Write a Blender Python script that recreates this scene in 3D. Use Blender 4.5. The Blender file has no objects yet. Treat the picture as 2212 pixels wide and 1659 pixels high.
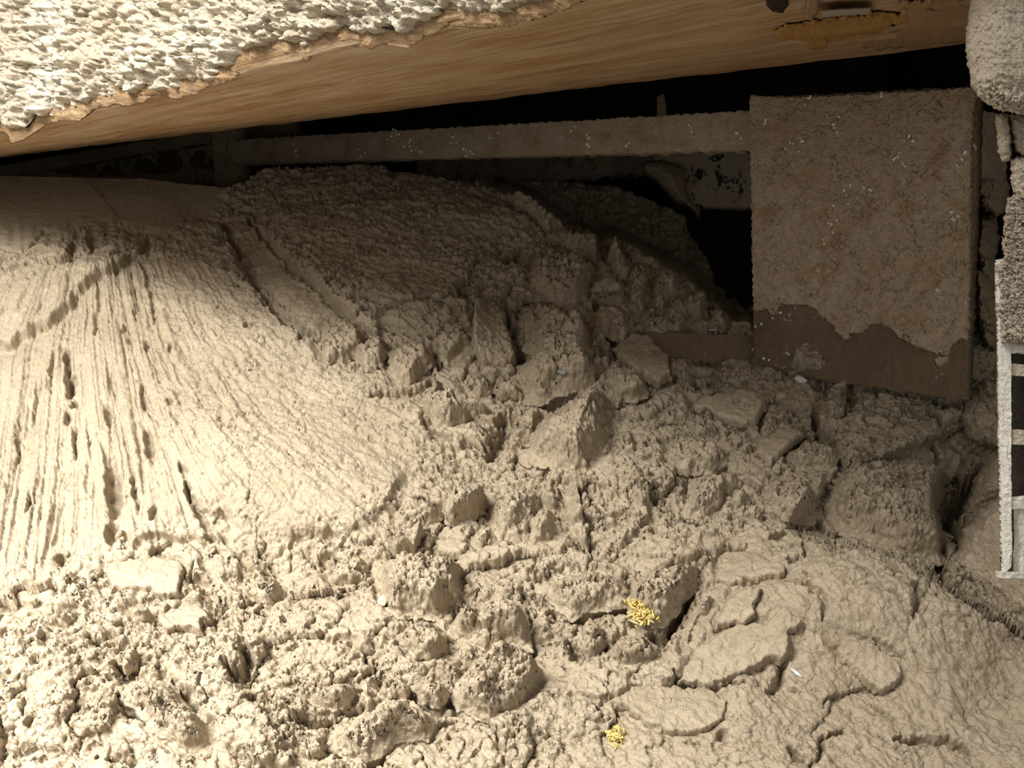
import bpy, math, random
import numpy as np
from mathutils import Vector, Matrix
from mathutils.geometry import delaunay_2d_cdt

# ------------------------------------------------------------------ camera, world, light, exposure
scene = bpy.context.scene
col = scene.collection
IW, IH, FPX = 2212.0, 1659.0, 2300.0          # image frame and focal length in pixels
CAM = np.array((0.0, 0.0, 0.75))
PITCH = math.radians(10.0)
FWD = np.array((0.0, math.cos(PITCH), -math.sin(PITCH)))
RGT = np.array((1.0, 0.0, 0.0))
UPV = np.array((0.0, math.sin(PITCH), math.cos(PITCH)))

cam_data = bpy.data.cameras.new('camera')
cam_data.sensor_width = 36.0
cam_data.lens = 36.0 * FPX / IW
cam_data.clip_start = 0.01
cam_obj = bpy.data.objects.new('camera', cam_data)
cam_obj.location = CAM
cam_obj.rotation_euler = (math.radians(90) - PITCH, 0, 0)
col.objects.link(cam_obj)
scene.camera = cam_obj

world = bpy.data.worlds.new('overcast_daylight')
scene.world = world
world.use_nodes = True
bg = world.node_tree.nodes['Background']
bg.inputs[0].default_value = (1.0, 0.965, 0.91, 1)
bg.inputs[1].default_value = 0.78


def area_light(name, loc, target, sx, sy, power, colour, spread=180):
    d = bpy.data.lights.new(name, 'AREA')
    d.shape = 'RECTANGLE'
    d.size, d.size_y = sx, sy
    d.energy = power
    d.color = colour
    d.spread = math.radians(spread)
    o = bpy.data.objects.new(name, d)
    o.location = loc
    o.rotation_euler = (Vector(target) - Vector(loc)).to_track_quat('-Z', 'Y').to_euler()
    col.objects.link(o)
    return o


# daylight falling in through the open hatch above and to the left of the pit edge
area_light('hatch_daylight', (-1.00, -0.15, 1.78), (-0.74, 0.86, 0.20), 0.8, 0.8, 35, (1.0, 0.97, 0.91), 72)

vs = scene.view_settings
vs.view_transform = 'Standard'
vs.look = 'None'
vs.exposure = 0.0
vs.gamma = 1.0
vs.use_curve_mapping = False

rng = np.random.default_rng(7)


# ------------------------------------------------------------------ geometry helpers
def P(px, py, d):
    px = np.asarray(px, float); py = np.asarray(py, float); d = np.asarray(d, float)
    a = (px - IW / 2) / FPX; b = (py - IH / 2) / FPX
    return CAM + d[..., None] * (FWD + a[..., None] * RGT - b[..., None] * UPV)


def hash2(ix, iy, seed):
    h = (ix.astype(np.int64) * 374761393 + iy.astype(np.int64) * 668265263 + seed * 974634541) & 0xFFFFFFFF
    h = ((h ^ (h >> 13)) * 1274126177) & 0xFFFFFFFF
    h = ((h ^ (h >> 16)) * 2246822519) & 0xFFFFFFFF
    return ((h ^ (h >> 15)) & 0xFFFFFF) / float(0x1000000)


def noise(x, y, seed=0):
    ix = np.floor(x); iy = np.floor(y)
    fx = x - ix; fy = y - iy
    ux = fx * fx * fx * (fx * (fx * 6 - 15) + 10); uy = fy * fy * fy * (fy * (fy * 6 - 15) + 10)

    def g(dx, dy):
        a = hash2(ix + dx, iy + dy, seed) * 2 * math.pi
        return np.cos(a) * (fx - dx) + np.sin(a) * (fy - dy)
    a = g(0, 0); b = g(1, 0); c = g(0, 1); d = g(1, 1)
    return ((a + (b - a) * ux) + ((c + (d - c) * ux) - (a + (b - a) * ux)) * uy) * 1.5


def fbm(x, y, seed=0, octaves=4, gain=0.5):
    s = np.zeros_like(x); a = 1.0; t = 0
    for k in range(octaves):
        s += a * noise(x * 2 ** k, y * 2 ** k, seed + 17 * k); t += a; a *= gain
    return s / t * 1.3


def voro(x, y, seed=0, jitter=0.95):
    ix = np.floor(x); iy = np.floor(y)
    f1 = np.full(x.shape, 9.0); f2 = np.full(x.shape, 9.0)
    ci = np.zeros_like(x); cj = np.zeros_like(x); ox = np.zeros_like(x); oy = np.zeros_like(x)
    for dx in (-1, 0, 1):
        for dy in (-1, 0, 1):
            cx = ix + dx; cy = iy + dy
            qx = cx + 0.5 + jitter * (hash2(cx, cy, seed) - 0.5) - x
            qy = cy + 0.5 + jitter * (hash2(cx, cy, seed + 91) - 0.5) - y
            d = np.sqrt(qx * qx + qy * qy)
            near = d < f1
            f2 = np.where(near, f1, np.minimum(f2, d))
            f1 = np.where(near, d, f1)
            ci = np.where(near, cx, ci); cj = np.where(near, cy, cj)
            ox = np.where(near, -qx, ox); oy = np.where(near, -qy, oy)
    return f1, f2, ci, cj, ox, oy


def torn(x, y, seed=0, groove=0.5, tilt=1.0, step=0.6, dome=0.0):
    """torn-clay relief, about -1..1: tilted shards with ragged joints"""
    wx = x + 0.32 * fbm(x * 1.9, y * 1.9, seed + 5, 3); wy = y + 0.32 * fbm(x * 1.9 + 31, y * 1.9, seed + 6, 3)
    f1, f2, ci, cj, ox, oy = voro(wx, wy, seed)
    hh = step * (hash2(ci, cj, seed + 3) - 0.5)
    ang = hash2(ci, cj, seed + 4) * 2 * math.pi
    amt = tilt * (0.3 + hash2(ci, cj, seed + 8))
    hh = hh + amt * (np.cos(ang) * ox + np.sin(ang) * oy) - dome * f1 * f1
    return hh - groove * np.exp(-((f2 - f1) / 0.09) ** 2)


def billow(x, y, seed=0, octaves=3):
    s = np.zeros_like(x); a = 1.0
    for k in range(octaves):
        s += a * (np.abs(noise(x * 2.1 ** k + 7.3 * k, y * 2.1 ** k, seed + 29 * k)) * 2 - 0.5); a *= 0.5
    return s


def crease(x, y, seed=0, w=0.07):
    """thin branching cracks: 0 off the crack, 1 on it"""
    wx = x + 0.35 * noise(x * 2.3, y * 2.3, seed + 1); wy = y + 0.35 * noise(x * 2.3 + 9, y * 2.3, seed + 2)
    return np.exp(-(noise(wx, wy, seed) / w) ** 2) * smooth(-0.25, 0.25, noise(x * 0.7 + 3, y * 0.7, seed + 3))


def noise3(V, seed=0):
    """cheap solid value noise, -1..1"""
    I = np.floor(V); f = V - I
    f = f * f * (3 - 2 * f)
    I = I.astype(np.int64)
    base = I[..., 0] * 374761393 + I[..., 1] * 668265263 + I[..., 2] * 2147483647 + seed * 974634541

    def c(dx, dy, dz):
        h = (base + (dx * 374761393 + dy * 668265263 + dz * 2147483647)) & 0xFFFFFFFF
        h = ((h ^ (h >> 13)) * 1274126177) & 0xFFFFFFFF
        h = ((h ^ (h >> 16)) * 2246822519) & 0xFFFFFFFF
        return (((h ^ (h >> 15)) & 0xFFFF) / 32768.0 - 1.0).astype(np.float32)
    fx, fy, fz = f[..., 0], f[..., 1], f[..., 2]
    x00 = c(0, 0, 0) * (1 - fx) + c(1, 0, 0) * fx; x10 = c(0, 1, 0) * (1 - fx) + c(1, 1, 0) * fx
    x01 = c(0, 0, 1) * (1 - fx) + c(1, 0, 1) * fx; x11 = c(0, 1, 1) * (1 - fx) + c(1, 1, 1) * fx
    return (x00 * (1 - fy) + x10 * fy) * (1 - fz) + (x01 * (1 - fy) + x11 * fy) * fz


def roughen(V, amps, seed=0, mask=None):
    """push a grid of points along its own normals by solid noise, so steep sides get rough too"""
    du = np.gradient(V, axis=1); dv = np.gradient(V, axis=0)
    n = np.cross(dv, du)
    n /= np.linalg.norm(n, axis=-1, keepdims=True) + 1e-12
    d = 0
    for k, (size, a) in enumerate(amps):
        d = d + a * noise3(V / size, seed + k)
    lu = np.linalg.norm(du, axis=-1); lv = np.linalg.norm(dv, axis=-1)
    d = d * np.clip(3.0 * np.median(lu) / (lu + 1e-9), 0, 1) * np.clip(3.0 * np.median(lv) / (lv + 1e-9), 0, 1)
    if mask is not None:
        d = d * mask
    return V + n * d[..., None]


def smooth(e0, e1, x):
    t = np.clip((x - e0) / (e1 - e0), 0, 1)
    return t * t * (3 - 2 * t)


def poly_sdf(pts, X, Y):
    """signed distance in pixels, positive inside"""
    pts = np.asarray(pts, float)
    d = np.full(X.shape, 1e9); inside = np.zeros(X.shape, bool)
    for (x0, y0), (x1, y1) in zip(pts, np.roll(pts, -1, axis=0)):
        ex, ey = x1 - x0, y1 - y0
        t = np.clip(((X - x0) * ex + (Y - y0) * ey) / (ex * ex + ey * ey + 1e-9), 0, 1)
        d = np.minimum(d, np.hypot(X - x0 - t * ex, Y - y0 - t * ey))
        if y0 != y1:
            inside ^= ((y0 > Y) != (y1 > Y)) & (X < (x1 - x0) * (Y - y0) / (y1 - y0) + x0)
    return np.where(inside, d, -d)


def line_sd(pts, X, Y):
    """distance to an open polyline, its sign (positive to the left of travel), position along 0..1"""
    pts = np.asarray(pts, float)
    L = np.r_[0, np.cumsum(np.hypot(*np.diff(pts, axis=0).T))]
    d = np.full(X.shape, 1e9); sg = np.ones(X.shape); al = np.zeros(X.shape)
    for k in range(len(pts) - 1):
        x0, y0 = pts[k]; ex, ey = pts[k + 1] - pts[k]
        l2 = ex * ex + ey * ey
        t = np.clip(((X - x0) * ex + (Y - y0) * ey) / l2, 0, 1)
        dd = np.hypot(X - x0 - t * ex, Y - y0 - t * ey)
        m = dd < d
        d = np.where(m, dd, d)
        sg = np.where(m, np.where((X - x0) * ey - (Y - y0) * ex > 0, 1.0, -1.0), sg)
        al = np.where(m, (L[k] + t * math.sqrt(l2)) / L[-1], al)
    return d, sg, al


# ------------------------------------------------------------------ materials
def new_mat(name):
    m = bpy.data.materials.new(name)
    m.use_nodes = True
    nt = m.node_tree
    return m, nt, nt.nodes['Principled BSDF']


def noise_node(nt, scale, detail=4, rough=0.6, vec=None, stretch=None, dist=0.0, kind=None):
    tc = nt.nodes.new('ShaderNodeTexCoord')
    src = tc.outputs['Object']
    if stretch:
        mp = nt.nodes.new('ShaderNodeMapping')
        mp.inputs['Scale'].default_value = stretch
        nt.links.new(src, mp.inputs[0]); src = mp.outputs[0]
    n = nt.nodes.new('ShaderNodeTexNoise')
    if kind:
        n.noise_type = kind
        n.normalize = True
    n.inputs['Scale'].default_value = scale
    n.inputs['Detail'].default_value = detail
    n.inputs['Roughness'].default_value = rough
    n.inputs['Distortion'].default_value = dist
    nt.links.new(src, n.inputs['Vector'])
    return n.outputs[0]


def ramp(nt, fac, stops):
    r = nt.nodes.new('ShaderNodeValToRGB')
    e = r.color_ramp.elements
    while len(e) < len(stops):
        e.new(0.5)
    for el, (p, c) in zip(e, stops):
        el.position = p
        el.color = (*c, 1) if len(c) == 3 else c
    nt.links.new(fac, r.inputs[0])
    return r.outputs[0]


def mixc(nt, fac, a, b, mode='MIX'):
    m = nt.nodes.new('ShaderNodeMix')
    m.data_type = 'RGBA'; m.blend_type = mode
    if hasattr(fac, 'is_linked'):
        nt.links.new(fac, m.inputs[0])
    else:
        m.inputs[0].default_value = fac
    for s, v in ((6, a), (7, b)):
        if hasattr(v, 'is_linked'):
            nt.links.new(v, m.inputs[s])
        else:
            m.inputs[s].default_value = (*v, 1)
    return m.outputs[2]


def bump(nt, bsdf, heights, dist=0.002):
    prev = None
    for h, s in heights:
        b = nt.nodes.new('ShaderNodeBump')
        b.inputs['Strength'].default_value = s
        b.inputs['Distance'].default_value = dist
        nt.links.new(h, b.inputs['Height'])
        if prev:
            nt.links.new(prev, b.inputs['Normal'])
        prev = b.outputs[0]
    nt.links.new(prev, bsdf.inputs['Normal'])


def clay_mat(name, dark, light, rough=0.72, spec=0.25, fine=420, bstr=0.7, specks=0.0, blot=None, bd=0.002):
    m, nt, b = new_mat(name)
    n1 = noise_node(nt, 9, 5, 0.62)
    c = ramp(nt, n1, [(0.3, dark), (0.72, light)])
    n2 = noise_node(nt, 130, 3, 0.6)
    c = mixc(nt, 0.35, c, ramp(nt, n2, [(0.3, (0.62, 0.6, 0.57)), (0.62, (1.1, 1.1, 1.1))]), 'MULTIPLY')
    if blot:
        n4 = noise_node(nt, 22, 4, 0.7)
        c = mixc(nt, ramp(nt, n4, [(0.52, (0, 0, 0)), (0.66, (1, 1, 1))]), c, blot)
    if specks:
        a = ramp(nt, noise_node(nt, 210, 2, 0.5), [(0.62, (0, 0, 0)), (0.645, (1, 1, 1))])
        g = ramp(nt, noise_node(nt, 17, 2, 0.5), [(0.66 - 0.06 * specks, (0, 0, 0)), (0.69, (1, 1, 1))])
        c = mixc(nt, mixc(nt, 1.0, a, g, 'MULTIPLY'), c, (0.8, 0.8, 0.76))
    nt.links.new(c, b.inputs['Base Color'])
    b.inputs['Roughness'].default_value = rough
    b.inputs['Specular IOR Level'].default_value = spec
    crk = noise_node(nt, 75, 5, 0.62, kind='RIDGED_MULTIFRACTAL')
    crk = ramp(nt, crk, [(0.0, (1, 1, 1)), (0.55, (0.85, 0.85, 0.85)), (0.95, (0, 0, 0))])
    bump(nt, b, [(noise_node(nt, 110, 5, 0.7), bstr), (noise_node(nt, fine, 4, 0.7), bstr * 0.8), (crk, bstr * 0.55)], bd * 2.2)
    return m


M = {}
M['clay'] = clay_mat('damp_tan_clay', (0.375, 0.303, 0.213), (0.475, 0.398, 0.29), rough=0.62, spec=0.3)
M['clod'] = clay_mat('torn_tan_clay', (0.375, 0.303, 0.213), (0.48, 0.40, 0.29), rough=0.68, spec=0.28)
M['smooth_clay'] = clay_mat('smeared_tan_clay', (0.39, 0.32, 0.23), (0.46, 0.385, 0.285), rough=0.55, spec=0.35, bstr=0.25)
M['wet_coat'] = clay_mat('wet_brown_clay', (0.205, 0.145, 0.09), (0.27, 0.195, 0.125), rough=0.7, specks=0.4, bstr=1.0)
M['dry_coat'] = clay_mat('dry_clay_coat', (0.65, 0.505, 0.35), (0.80, 0.655, 0.49), rough=0.85, spec=0.15, specks=1.0, blot=(0.58, 0.41, 0.25), bstr=1.2)
M['crust'] = clay_mat('dried_clay_crust', (0.74, 0.61, 0.45), (0.92, 0.85, 0.70), rough=0.9, spec=0.12, fine=520, bstr=1.0)
M['brown_crust'] = clay_mat('rusty_clay_crust', (0.34, 0.215, 0.115), (0.47, 0.325, 0.19), rough=0.85, spec=0.15)
M['orange_crust'] = clay_mat('orange_rust_crust', (0.36, 0.19, 0.06), (0.52, 0.31, 0.12), rough=0.85, spec=0.15)
M['dark_wall'] = clay_mat('dark_wall_and_shade', (0.035, 0.03, 0.022), (0.06, 0.05, 0.036), rough=0.95, spec=0.05)  # near-black chamber walls; also painted shade in the beam hole and grille openings
M['side_clay'] = clay_mat('mud_splashed_wall', (0.34, 0.265, 0.17), (0.46, 0.37, 0.25), rough=0.85, spec=0.15)
M['stone'] = clay_mat('pale_stone', (0.56, 0.45, 0.31), (0.66, 0.54, 0.39), rough=0.85, spec=0.15, bstr=0.3)
M['grille'] = clay_mat('whitened_steel', (0.66, 0.61, 0.53), (0.80, 0.76, 0.69), rough=0.8, spec=0.2)
M['grille_crust'] = clay_mat('grey_dried_splash', (0.52, 0.43, 0.32), (0.76, 0.67, 0.54), rough=0.9, spec=0.1, bstr=1.0)
M['yellow'] = clay_mat('yellow_straw', (0.66, 0.47, 0.12), (0.86, 0.68, 0.28), rough=0.6, spec=0.3)
M['chip'] = clay_mat('bluish_white_chip', (0.50, 0.53, 0.54), (0.66, 0.68, 0.68), rough=0.35, spec=0.5, bstr=0.2)
M['metal_strip'] = clay_mat('dull_steel_strip', (0.30, 0.26, 0.2), (0.40, 0.36, 0.29), rough=0.5, spec=0.4, bstr=0.2)
M['blue_flake'] = clay_mat('blue_grey_flake', (0.20, 0.205, 0.20), (0.27, 0.275, 0.27), rough=0.5, spec=0.3, bstr=0.2)
M['white_pebble'] = clay_mat('white_pebble', (0.62, 0.55, 0.43), (0.70, 0.63, 0.5), rough=0.6, bstr=0.15)
M['pink_pebble'] = clay_mat('pink_pebble', (0.62, 0.46, 0.44), (0.68, 0.53, 0.50), rough=0.6, bstr=0.15)
M['paint'] = clay_mat('faded_grey_paint', (0.42, 0.37, 0.27), (0.54, 0.48, 0.35), rough=0.8, spec=0.2, blot=(0.2, 0.16, 0.1))


M['fleck'] = clay_mat('white_mineral', (0.85, 0.84, 0.78), (0.92, 0.91, 0.86), rough=0.35, spec=0.5, bstr=0.1)


def speckled_mat():
    m, nt, b = new_mat('speckled_concrete')
    a = ramp(nt, noise_node(nt, 26, 3, 0.7), [(0.40, (0.04, 0.04, 0.04)), (0.46, (0.52, 0.43, 0.30))])
    nt.links.new(a, b.inputs['Base Color'])
    b.inputs['Roughness'].default_value = 0.9
    bump(nt, b, [(noise_node(nt, 60, 4, 0.7), 0.6)], 0.004)
    return m


def wood_mat():
    m, nt, b = new_mat('streaked_rusty_timber')
    streak = noise_node(nt, 1.0, 6, 0.72, stretch=(5.0, 150, 150), dist=0.6)
    blot = noise_node(nt, 9, 5, 0.65, stretch=(0.7, 2.6, 2.6))
    fleck = noise_node(nt, 1.0, 3, 0.6, stretch=(40, 260, 260))
    c = ramp(nt, streak, [(0.30, (0.24, 0.15, 0.08)), (0.43, (0.40, 0.28, 0.165)), (0.56, (0.50, 0.385, 0.255)), (0.72, (0.64, 0.555, 0.44))])
    c = mixc(nt, 0.8, c, ramp(nt, blot, [(0.36, (0.74, 0.52, 0.30)), (0.60, (1.06, 1.04, 1.02))]), 'MULTIPLY')
    c = mixc(nt, ramp(nt, fleck, [(0.66, (0, 0, 0)), (0.72, (0.6, 0.6, 0.6))]), c, (0.20, 0.12, 0.06))
    nt.links.new(c, b.inputs['Base Color'])
    b.inputs['Roughness'].default_value = 0.6
    b.inputs['Specular IOR Level'].default_value = 0.3
    bump(nt, b, [(streak, 0.5), (fleck, 0.4)], 0.003)
    return m


M['hall'] = clay_mat('dusty_hall_concrete', (0.16, 0.14, 0.115), (0.24, 0.21, 0.175), rough=0.9, spec=0.1)
M['speckled'] = speckled_mat()
M['wood'] = wood_mat()


# ------------------------------------------------------------------ object helpers
def tag(o, label=None, cat=None, group=None, kind=None):
    if label: o['label'] = label
    if cat: o['category'] = cat
    if group: o['group'] = group
    if kind: o['kind'] = kind
    return o


def link_mesh(name, verts, faces, mat, parent=None, shade=True, xdir=None, tris=None):
    """one mesh object, its origin at the centre of its points, its local X along xdir when given"""
    V = np.asarray(verts, float)
    c = (V.min(0) + V.max(0)) / 2
    R = np.eye(3)
    if xdir is not None:
        x = np.asarray(xdir, float); x /= np.linalg.norm(x)
        y = np.cross((0, 0, 1), x); y /= np.linalg.norm(y)
        R = np.stack([x, y, np.cross(x, y)], axis=1)
    loc = (V - c) @ R
    me = bpy.data.meshes.new(name)
    if isinstance(faces, np.ndarray):
        quads = faces; nq = len(quads); tr = tris if tris is not None else np.zeros((0, 3), int); ntri = len(tr)
        me.vertices.add(len(loc)); me.vertices.foreach_set('co', loc.astype(np.float32).ravel())
        idx = np.concatenate([quads.ravel(), tr.ravel()]).astype(np.int32)
        me.loops.add(len(idx)); me.loops.foreach_set('vertex_index', idx)
        me.polygons.add(nq + ntri)
        st = np.concatenate([np.arange(nq) * 4, nq * 4 + np.arange(ntri) * 3]).astype(np.int32)
        me.polygons.foreach_set('loop_start', st)
        me.update(calc_edges=True)
    else:
        me.from_pydata([tuple(v) for v in loc], [], faces)
    me.validate()
    if shade:
        me.polygons.foreach_set('use_smooth', np.ones(len(me.polygons), bool))
    me.materials.append(mat)
    o = bpy.data.objects.new(name, me)
    mw = Matrix([[*R[0], c[0]], [*R[1], c[1]], [*R[2], c[2]], [0, 0, 0, 1]])
    col.objects.link(o)
    if parent:
        o.parent = parent
        o.matrix_parent_inverse = Matrix.Translation(parent.location).inverted()
    o.matrix_basis = mw
    return o


def empty(name, loc):
    o = bpy.data.objects.new(name, None)
    o.location = loc
    o.empty_display_size = 0.05
    col.objects.link(o)
    return o


def grid_faces(nr, nc):
    a = np.arange(nr * nc).reshape(nr, nc)
    return np.stack([a[:-1, :-1], a[1:, :-1], a[1:, 1:], a[:-1, 1:]], axis=-1)


def box(name, lo, hi, mat, parent=None):
    (x0, y0, z0), (x1, y1, z1) = lo, hi
    v = [(x0, y0, z0), (x1, y0, z0), (x1, y1, z0), (x0, y1, z0), (x0, y0, z1), (x1, y0, z1), (x1, y1, z1), (x0, y1, z1)]
    f = [(3, 2, 1, 0), (4, 5, 6, 7), (0, 1, 5, 4), (1, 2, 6, 5), (2, 3, 7, 6), (3, 0, 4, 7)]
    return link_mesh(name, v, f, mat, parent, shade=False)


def relief(name, outline, mat, hfun, base, direction, step=2.5, edge=8.0, below=0.02, ragged=4.0, rscale=16.0,
           seed=0, back=0.03, parent=None, xdir=None, rough=()):
    """a closed body whose front is a relief over an outline given on a base surface"""
    o = np.asarray(outline, float)
    x0, y0 = o.min(0) - 12; x1, y1 = o.max(0) + 12
    xs = np.arange(x0, x1 + step, step); ys = np.arange(y0, y1 + step, step)
    X, Y = np.meshgrid(xs, ys)
    sd = poly_sdf(o, X, Y)
    sd = sd + ragged * fbm(X / rscale, Y / rscale, seed + 400, 3)
    h = hfun(X, Y, sd)
    t = smooth(-step, edge, sd) ** 0.7
    h = -below + (h + below) * t
    B = base(X, Y)
    dirv = direction(B) if callable(direction) else np.broadcast_to(np.asarray(direction, float), B.shape)
    V = B + dirv * h[..., None]
    if rough:
        V = roughen(V, rough, seed)
    ok = sd > -step * 1.01
    F = grid_faces(*X.shape)
    keep = ok[:-1, :-1] & ok[1:, :-1] & ok[1:, 1:] & ok[:-1, 1:]
    F = F[keep]
    used = np.unique(F)
    remap = -np.ones(X.size, int); remap[used] = np.arange(len(used))
    Q = remap[F]
    VV = V.reshape(-1, 3)[used]
    e = np.concatenate([Q[:, [0, 1]], Q[:, [1, 2]], Q[:, [2, 3]], Q[:, [3, 0]]])
    key = e[:, 0].astype(np.int64) * len(used) + e[:, 1]
    rkey = e[:, 1].astype(np.int64) * len(used) + e[:, 0]
    be = e[~np.isin(key, rkey)]
    cen = VV.mean(0) - dirv.reshape(-1, 3).mean(0) * (below + back)
    VV = np.vstack([VV, cen])
    T = np.stack([be[:, 1], be[:, 0], np.full(len(be), len(VV) - 1)], axis=1)
    return link_mesh(name, VV, Q, mat, parent, xdir=xdir, tris=T)


def tri_height(outline, inner, h_edge):
    """piecewise planar height over an outline with raised inner points (px, py, h)"""
    pts = [Vector((float(x), float(y))) for x, y in outline] + [Vector((float(x), float(y))) for x, y, _ in inner]
    hs = [h_edge] * len(outline) + [h for _, _, h in inner]
    r = delaunay_2d_cdt(pts, [], [list(range(len(outline)))], 1, 1e-4)
    vco, tri, orig = r[0], r[2], r[3]
    hv = [max([hs[i] for i in ol], default=h_edge) for ol in orig]

    def f(X, Y):
        H = np.full(X.shape, h_edge)
        for t in tri:
            (ax, ay), (bx, by), (cx, cy) = (vco[i] for i in t)
            den = (by - cy) * (ax - cx) + (cx - bx) * (ay - cy)
            if abs(den) < 1e-6: continue
            l1 = ((by - cy) * (X - cx) + (cx - bx) * (Y - cy)) / den
            l2 = ((cy - ay) * (X - cx) + (ax - cx) * (Y - cy)) / den
            l3 = 1 - l1 - l2
            m = (l1 >= -1e-4) & (l2 >= -1e-4) & (l3 >= -1e-4)
            H[m] = (l1 * hv[t[0]] + l2 * hv[t[1]] + l3 * hv[t[2]])[m]
        return H
    return f


def blur(H, n=1):
    for _ in range(n):
        Pd = np.pad(H, 1, mode='edge')
        H = (Pd[:-2, 1:-1] + Pd[2:, 1:-1] + Pd[1:-1, :-2] + Pd[1:-1, 2:] + 2 * H) / 6
    return H


# ------------------------------------------------------------------ the clay bed: large shape
CAVITY = [(545, 250), (560, 352), (690, 346), (800, 349), (960, 374), (1060, 398), (1150, 432), (1205, 470), (1250, 515), (1330, 508),
          (1400, 548), (1480, 590), (1545, 640), (1590, 690), (1650, 700), (1650, 250)]
BEHIND = [(1690, 1140), (1830, 1183), (1920, 1214), (2000, 1256), (2090, 1312), (2212, 1372), (2460, 1450), (2460, 830),
          (2180, 830), (2110, 900), (1950, 960), (1800, 1010), (1740, 1080)]
HUMPS = [(330, 800, 260, 260, 0.05), (170, 640, 160, 120, 0.03), (640, 1010, 200, 120, 0.05), (820, 470, 250, 110, 0.04),
         (1090, 960, 90, 160, -0.05), (1060, 720, 120, 100, -0.02), (1800, 1290, 260, 110, 0.06), (1300, 1260, 250, 140, 0.02),
         (640, 1250, 160, 60, -0.03), (520, 560, 70, 90, -0.03), (450, 450, 120, 60, -0.02), (1500, 690, 110, 90, -0.03), (1540, 752, 110, 42, -0.075),
         (2060, 1080, 60, 120, -0.08), (900, 1400, 300, 200, 0.02), (200, 1500, 250, 160, 0.02), (2150, 1560, 160, 150, -0.04)]


def bed_depth(px, py):
    d = 1.0 / (0.3496 + 0.000392 * py)
    for x, y, sx, sy, a in HUMPS:
        d = d - a * np.exp(-((px - x) / sx) ** 2 - ((py - y) / sy) ** 2)
    wob = 7 * fbm(px / 40, py / 40, 77, 3)
    d = d + 0.34 * smooth(-8, 22, poly_sdf(CAVITY, px, py) + wob)
    d = d + 0.05 * smooth(-4, 26, poly_sdf(BEHIND, px, py) + wob * 0.4)
    return d


def bed_base(px, py):
    return P(px, py, bed_depth(px, py))


_a, _b, _c = (P(*q) for q in ((1106, 1000, 1 / (0.3496 + 0.392)), (1206, 1000, 1 / (0.3496 + 0.392)), (1106, 1100, 1 / (0.3496 + 0.4312))))
BED_N = np.cross(_c - _a, _b - _a); BED_N /= np.linalg.norm(BED_N)


def lift_dir(B):
    tc = CAM - B
    tc = tc / np.linalg.norm(tc, axis=-1, keepdims=True)
    v = 0.45 * BED_N + 0.55 * tc
    return v / np.linalg.norm(v, axis=-1, keepdims=True)


# zoom frames in which outlines were measured: offset x, offset y, scale
FR = {'': (0, 0, 1), 'F3': (0, 400, 2.765), 'F4': (700, 400, 2.765), 'F5': (1412, 400, 2.765), 'F6': (0, 1000, 2.5175), 'F7': (700, 1000, 2.5175),
      'F8': (1412, 1000, 2.5175), 'G7': (1000, 750, 4.148), 'G5': (1200, 300, 3.19), 'G8': (1500, 600, 3.107),
      'H3': (1840, 800, 2.766), 'H4': (500, 900, 3.687)}


def fr(key, pts):
    ox, oy, s = FR[key]
    return [(ox + p[0] / s, oy + p[1] / s, *p[2:]) for p in pts]

# ------------------------------------------------------------------ the setting
def setting(o):
    o['kind'] = 'structure'
    return o


setting(box('floor', (-4.0, -2.6, -0.06), (4.0, 3.2, 0.0), M['hall']))
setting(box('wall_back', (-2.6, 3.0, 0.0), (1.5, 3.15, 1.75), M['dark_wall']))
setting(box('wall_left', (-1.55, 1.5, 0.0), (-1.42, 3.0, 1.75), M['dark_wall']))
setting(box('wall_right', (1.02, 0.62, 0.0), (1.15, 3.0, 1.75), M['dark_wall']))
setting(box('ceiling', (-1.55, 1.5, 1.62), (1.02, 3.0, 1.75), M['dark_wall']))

# ------------------------------------------------------------------ the overhead beam with its crust
def front_line(px):            # lower front edge of the beam
    t = (np.asarray(px, float) - 0) / 1250.0
    return P(px, 292 - 292 * t, 1.0 / (1 / 1.38 + t * (1 / 0.74 - 1 / 1.38)))


def back_line(px):             # lower back edge of the beam
    px = np.asarray(px, float)
    t = px / 2090.0
    return P(px, 336 - 236 * t, 1.0 / (1 / 2.25 + t * (1 / 1.36 - 1 / 2.25)))


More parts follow.
